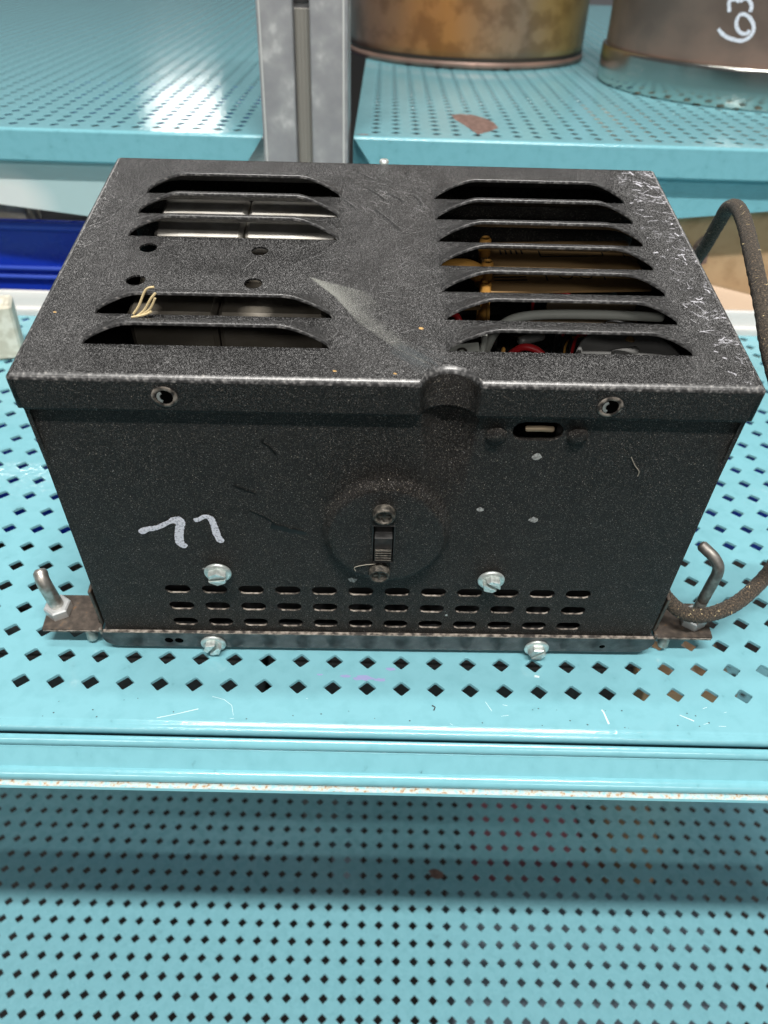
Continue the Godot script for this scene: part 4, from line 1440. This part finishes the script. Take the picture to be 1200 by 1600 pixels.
	b.box(Vector3(5.5, 8.85, -1.75), Vector3(1.6, 0.05, 0.25), 0.01)
	part("paper_label", b, M.chalk, t)
	# small parts and wires between them
	for k in 22:
		b = Builder.new()
		b.smooth(1)
		var a := Vector3(rng.randf_range(1.3, 6.6), rng.randf_range(8.3, 9.1), rng.randf_range(-5.6, -1.6))
		var e := a + Vector3(rng.randf_range(-1.4, 1.4), rng.randf_range(-0.7, 0.25), rng.randf_range(-0.6, 0.6))
		b.tube(curve([a + Vector3(0, -1.2, 0), a, (a + e) / 2 + Vector3(0, 0.15, 0), e, e + Vector3(0.1, -1.2, 0)], 5), rng.randf_range(0.03, 0.055), 7)
		part("wire", b, [M.inside, M.switch_black, M.red, M.orange, M.inside, M.switch_black][k % 6], t)
	for k in 9:
		b = Builder.new()
		b.smooth(1)
		var a := Vector3(rng.randf_range(1.5, 6.5), rng.randf_range(8.5, 9.0), rng.randf_range(-5.0, -1.9))
		var d := Vector3(rng.randf_range(-1, 1), rng.randf_range(-0.15, 0.15), rng.randf_range(-0.5, 0.5)).normalized()
		b.tube([a - d * 0.32, a - d * 0.2, a + d * 0.2, a + d * 0.32], 0.12, 12)
		part("resistor", b, [M.brass, M.kraft, M.can_dark][k % 3], t)
	b = Builder.new()
	b.xf = Transform3D(Basis.from_euler(Vector3(-0.9, 0.2, 0)), Vector3(1.75, 9.15, -1.85))
	b.box(Vector3.ZERO, Vector3(0.9, 0.7, 0.04), 0.0)
	var tg := part("paper_tag", b, M.grey_paint, t)
	var tm := TextMesh.new()
	tm.text = "8"
	tm.font_size = 16
	tm.pixel_size = 0.0005
	tm.depth = 0.0002
	var sf := SystemFont.new()
	sf.font_names = PackedStringArray(["Droid Sans"])
	tm.font = sf
	tm.material = M.ink
	var mi := MeshInstance3D.new()
	mi.name = "printed_digit"
	mi.mesh = tm
	mi.transform = Transform3D(Basis.from_euler(Vector3(-0.9, 0.2, 0)), Vector3(1.75, 9.185, -1.82) * S)
	tg.add_child(mi, true)

# ==================================================================== goods round it
func pots() -> void:
	var c := Vector3(5.35, 9.4, -57.0)
	var t := thing("copper_pot", "round patinated copper and brass pot beside the grey post", "pot")
	t.position = c * S
	var b := Builder.new()
	b.smooth(1)
	var hue := [Color(0.15, 0.085, 0.068), Color(0.20, 0.115, 0.085), Color(0.30, 0.155, 0.08), Color(0.46, 0.20, 0.06), Color(0.33, 0.19, 0.10), Color(0.27, 0.20, 0.14), Color(0.40, 0.275, 0.10), Color(0.36, 0.25, 0.09), Color(0.17, 0.12, 0.07)]
	var pn := FastNoiseLite.new()
	pn.seed = 12
	pn.frequency = 0.055
	pn.fractal_octaves = 4
	b.col_of = func(v: Vector3) -> Color:
		var f := clampf((atan2(v.x, v.z) + 1.45) / 2.9 + pn.get_noise_3dv(v * 1.3) * 0.13, 0.0, 0.999) * 8.0
		var c0: Color = hue[int(f)]
		var k := 0.98 + 0.1 * pn.get_noise_3dv(v * 3.0 + Vector3(40, 0, 0))
		return c0.lerp(hue[int(f) + 1], f - int(f)) * k
	b.lathe([Vector2(9.0, 0.55), Vector2(9.1, 0.7), Vector2(9.12, 1.2), Vector2(9.12, 1.8), Vector2(9.12, 2.3), Vector2(9.12, 2.9), Vector2(9.12, 3.4), Vector2(9.12, 4.0), Vector2(9.12, 4.5), Vector2(9.12, 5.1), Vector2(9.12, 5.6), Vector2(9.12, 6.2), Vector2(9.12, 6.7), Vector2(9.12, 7.3), Vector2(9.12, 7.8), Vector2(9.12, 8.3), Vector2(9.12, 8.9), Vector2(9.12, 9.4), Vector2(9.12, 10.0), Vector2(9.12, 10.6), Vector2(9.12, 11.1), Vector2(9.12, 11.7), Vector2(9.12, 12.2), Vector2(9.12, 12.8), Vector2(9.12, 13.3), Vector2(9.12, 13.8), Vector2(9.2, 14.1), Vector2(9.0, 14.2), Vector2(8.9, 14.0), Vector2(8.9, 0.3), Vector2(0, 0.3)], Vector3.ZERO, 160)
	part("body", b, M.copper, t)
	b = Builder.new()
	b.smooth(1)
	b.lathe([Vector2(9.13, 0.5), Vector2(9.14, 0.56), Vector2(9.135, 0.75)], Vector3.ZERO, 96)
	part("dark_groove", b, M.dark_bead, t)
	b = Builder.new()
	b.smooth(1)
	b.lathe([Vector2(9.0, 0.55), Vector2(9.14, 0.46), Vector2(9.2, 0.28), Vector2(9.16, 0.08), Vector2(9.0, 0.02), Vector2(0, 0.02)], Vector3.ZERO, 96)
	part("foot_bead", b, M.copper_dark, t)
	c = Vector3(23.2, 9.4, -44.85)
	t = thing("copper_pot", "brown copper pot with bright nickel band and chalked number 63", "pot")
	t.position = c * S
	b = Builder.new()
	b.smooth(1)
	b.lathe([Vector2(9.36, 2.15), Vector2(9.4, 2.4), Vector2(9.4, 12.0), Vector2(9.5, 12.1), Vector2(9.3, 12.2), Vector2(9.2, 12.0), Vector2(9.2, 0.4), Vector2(0, 0.4)], Vector3.ZERO, 96)
	part("body", b, M.copper_dark, t)
	b = Builder.new()
	b.smooth(1)
	b.lathe([Vector2(9.2, 0.02), Vector2(9.5, 0.03), Vector2(9.60, 0.06), Vector2(9.63, 0.14), Vector2(9.63, 1.0), Vector2(9.63, 1.9), Vector2(9.625, 2.02), Vector2(9.60, 2.10), Vector2(9.54, 2.14), Vector2(9.36, 2.16)], Vector3.ZERO, 128)
	part("nickel_band", b, M.nickel, t)
	for st in [[[-0.6, 13.32], [-0.564, 13.07], [-0.522, 12.92], [-0.455, 12.84], [-0.415, 13.02], [-0.399, 13.34], [-0.41, 13.67], [-0.439, 13.96], [-0.475, 14.1], [-0.5, 14.02], [-0.505, 13.69], [-0.49, 13.39], [-0.461, 13.2], [-0.43, 13.22], [-0.421, 13.38]], [[-0.559, 14.15], [-0.57, 14.45], [-0.573, 14.67], [-0.541, 14.76], [-0.517, 14.65]], [[-0.445, 14.22], [-0.444, 14.48], [-0.463, 14.73], [-0.489, 14.84], [-0.515, 14.68]]]:
		var p3 := []
		for q in st:
			p3.append(Vector3(sin(q[0]) * 9.42, q[1] - 9.4, cos(q[0]) * 9.42))
		b = Builder.new()
		b.smooth(1)
		p3 = curve(p3, 6)
		var l := []
		var r := []
		for k in p3.size():
			var d: Vector3 = (p3[mini(k + 1, p3.size() - 1)] - p3[maxi(k - 1, 0)]).normalized()
			var nn := Vector3(p3[k].x, 0, p3[k].z).normalized()
			var s := d.cross(nn) * 0.095 * rng.randf_range(0.85, 1.15)
			l.append(p3[k] + s)
			r.append(p3[k] - s)
		b.grid([l, r])
		part("chalk_mark", b, M.chalk, t)

func crates() -> void:
	var k := 0
	for q in [[-20.3, -7.2, 24.5, 11.3, "blue plastic crate behind the shelf on the left, topmost of its stack", "plastic crate"], [-20.3, -18.3, 24.5, 11.0, "blue plastic crate in the middle of the stack seen through the left holes", ""], [-20.3, -29.4, 24.5, 11.0, "added black crate under the left stack of blue crates, darkens the front holes", "black"], [4.6, -18.3, 24.5, 11.0, "blue plastic crate behind the box, upper one of the middle stack", ""], [4.6, -29.4, 24.5, 11.0, "added black crate straight under the metal box, darkens the front holes", "black"], [29.5, -18.3, 24.5, 15.6, "tall blue plastic crate under the cardboard box on the right", ""]]:
		var t := thing("plastic_crate", q[4], "crate", "blue plastic crates under the rack" if q[5] != "black" else "added black crates that darken the front holes")
		var d := 44.0 if q[1] > -10.0 else 16.0
		t.position = Vector3(q[0], q[1], -28.6 - d / 2 + (8.2 if q[5] == "black" else 0.0)) * S
		var cm: Material = M.black_plain if q[5] == "black" else M.blue  # black ones are added, their colour stands in for shade below the shelf
		var w: float = q[2]
		var h: float = q[3]
		var b := Builder.new()
		b.box(Vector3(0, h / 2, d / 2 - 0.2), Vector3(w, h, 0.4), 0.1)
		b.box(Vector3(0, h / 2, -d / 2 + 0.2), Vector3(w, h, 0.4), 0.1)
		b.box(Vector3(-w / 2 + 0.2, h / 2, 0), Vector3(0.4, h, d - 0.9), 0.1)
		b.box(Vector3(w / 2 - 0.2, h / 2, 0), Vector3(0.4, h, d - 0.9), 0.1)
		b.box(Vector3(0, 0.2, 0), Vector3(w - 0.9, 0.4, d - 0.9), 0.05)
		part("body", b, cm, t)
		b = Builder.new()
		b.box(Vector3(0, (h - 4.0) / 2 + 0.4, -2.0), Vector3(w - 1.2, h - 4.0, d - 6.0), 0.1)
		part("dark_fill", b, M.black_plain, t)  # added dark filling so the holes of the shelf above look dark
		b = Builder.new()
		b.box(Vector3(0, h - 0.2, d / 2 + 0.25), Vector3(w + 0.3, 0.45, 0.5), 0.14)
		part("rim", b, M.blue_gloss if cm == M.blue else cm, t)
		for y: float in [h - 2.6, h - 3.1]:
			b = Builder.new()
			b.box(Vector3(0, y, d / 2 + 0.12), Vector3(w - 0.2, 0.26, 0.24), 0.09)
			part("rib", b, M.blue_gloss if cm == M.blue else cm, t)
		k += 1

func cartons() -> void:
	var t := thing("cardboard_box", "brown cardboard box with a pale open flap, behind the looped cord", "box")
	t.position = Vector3(20.0, -2.6, -34.6) * S
	var b := Builder.new()
	b.box(Vector3(0, 5.6, 0), Vector3(18.0, 11.2, 13.0), 0.06)
	part("body", b, M.card, t)
	b = Builder.new()
	b.grid([[Vector3(-9, 4.75, 6.55), Vector3(-3, 4.6, 6.6), Vector3(0.5, 3.85, 6.6), Vector3(9, 3.4, 6.55)], [Vector3(-9, 2.2, 8.2), Vector3(-3, 2.2, 8.2), Vector3(0.5, 2.2, 8.2), Vector3(9, 2.2, 8.2)], [Vector3(-9, 2.1, 8.15), Vector3(-3, 2.1, 8.15), Vector3(0.5, 2.1, 8.15), Vector3(9, 2.1, 8.15)]])
	part("flap", b, M.card_pale, t)
	b = Builder.new()
	var ring := []
	for k in 14:
		var a := TAU * k / 14.0
		ring.append(Vector3(-3.4 + cos(a) * 0.55 * rng.randf_range(0.7, 1.2), 6.1 + sin(a) * 0.9 * rng.randf_range(0.7, 1.2), 6.51))
	for k in 14:
		b.tri(Vector3(-3.4, 6.1, 6.51), ring[k], ring[(k + 1) % 14])
	part("dark_stain", b, M.rust, t)
	t = thing("cardboard_box", "cardboard box on the lower shelf, glimpsed through the front right holes", "box")
	t.position = Vector3(19.5, -29.4, -22.0) * S
	b = Builder.new()
	b.box(Vector3(0, 4.2, 0), Vector3(6.0, 8.4, 8.0), 0.06)
	part("body", b, M.card, t)
	b = Builder.new()
	b.box(Vector3(0, 8.43, 0), Vector3(1.6, 0.03, 8.02), 0.0)
	part("tape", b, M.card_pale, t)
	for q in [["carton", "pink carton under the lower shelf, its colour seen through holes", Vector3(13.5, -52.0, -25.0), Vector3(9.5, 9, 7.0), M.pink], ["carton", "brown carton under the lower shelf near its right end", Vector3(23.0, -52.0, -25.0), Vector3(4.5, 9, 6), M.card], ["carton", "blue grey carton under the lit right part of the lower shelf", Vector3(15.5, -46.0, -12.0), Vector3(20, 8, 9.0), M.grey_blue], ["carton", "small grey carton under the shaded middle of the lower shelf", Vector3(-2.6, -50.0, -25.5), Vector3(2.6, 6, 6), M.grey_blue]]:
		t = thing(q[0], q[1], "carton")
		t.position = q[2] * S
		b = Builder.new()
		b.box(Vector3.ZERO, q[3], 0.08)
		part("body", b, q[4], t)
		b = Builder.new()
		b.box(Vector3(0, q[3].y / 2 + 0.03, 0), Vector3(q[3].x * 0.5 - 0.05, 0.05, q[3].z * 0.98), 0.0)
		part("flap", b, q[4], t)
	t = thing("carton", "small cream carton standing in the blue crate at the left edge", "carton")
	t.position = Vector3(-22.5, 3.7, -30.4) * S
	b = Builder.new()
	b.box(Vector3.ZERO, Vector3(3.9, 3.0, 2.0), 0.06)
	part("body", b, M.cream, t)
	b = Builder.new()
	b.box(Vector3(0, 1.52, 0), Vector3(3.8, 0.04, 0.9), 0.0)
	part("flap", b, M.cream, t)

func white_block() -> void:
	var t := thing("plaster_block", "cream white block at the left edge, behind the black box", "block")
	t.transform = Transform3D(Basis.from_euler(Vector3(0, 0.32, 0)), Vector3(-20.0, 0.01, -20.6) * S)
	var b := Builder.new()
	b.box(Vector3(0, 1.35, 0), Vector3(3.0, 2.7, 1.6), 0.12)
	part("body", b, M.cream, t)
	b = Builder.new()
	b.box(Vector3(0, 2.71, 0), Vector3(2.4, 0.05, 1.1), 0.02)
	part("top_ridge", b, M.cream, t)

func straw() -> void:
	var t := thing("straw_wisp", "wisp of dry straw caught in a left louvre of the lid", "straw")
	var inv := Transform3D(Basis.from_euler(Vector3(0.1856, 0.0118, 0.0031)), Vector3(-0.6533, 0.25, -1.7036) * S)
	t.transform = inv
	for q in [[Vector3(-5.86, 10.0, -2.15), Vector3(-5.7, 10.2, -2.2), Vector3(-5.5, 10.55, -2.3), Vector3(-5.3, 10.62, -2.3)], [Vector3(-5.8, 9.95, -2.12), Vector3(-5.6, 10.1, -2.15), Vector3(-5.4, 10.38, -2.2), Vector3(-5.28, 10.5, -2.25)], [Vector3(-5.7, 9.98, -2.12), Vector3(-5.45, 10.15, -2.15), Vector3(-5.3, 10.4, -2.2)], [Vector3(-5.9, 9.95, -2.1), Vector3(-5.6, 10.02, -2.1), Vector3(-5.42, 10.1, -2.12)]]:
		var b := Builder.new()
		b.tube(curve(q, 4), 0.028, 6, false)
		part("stalk", b, M.straw, t)
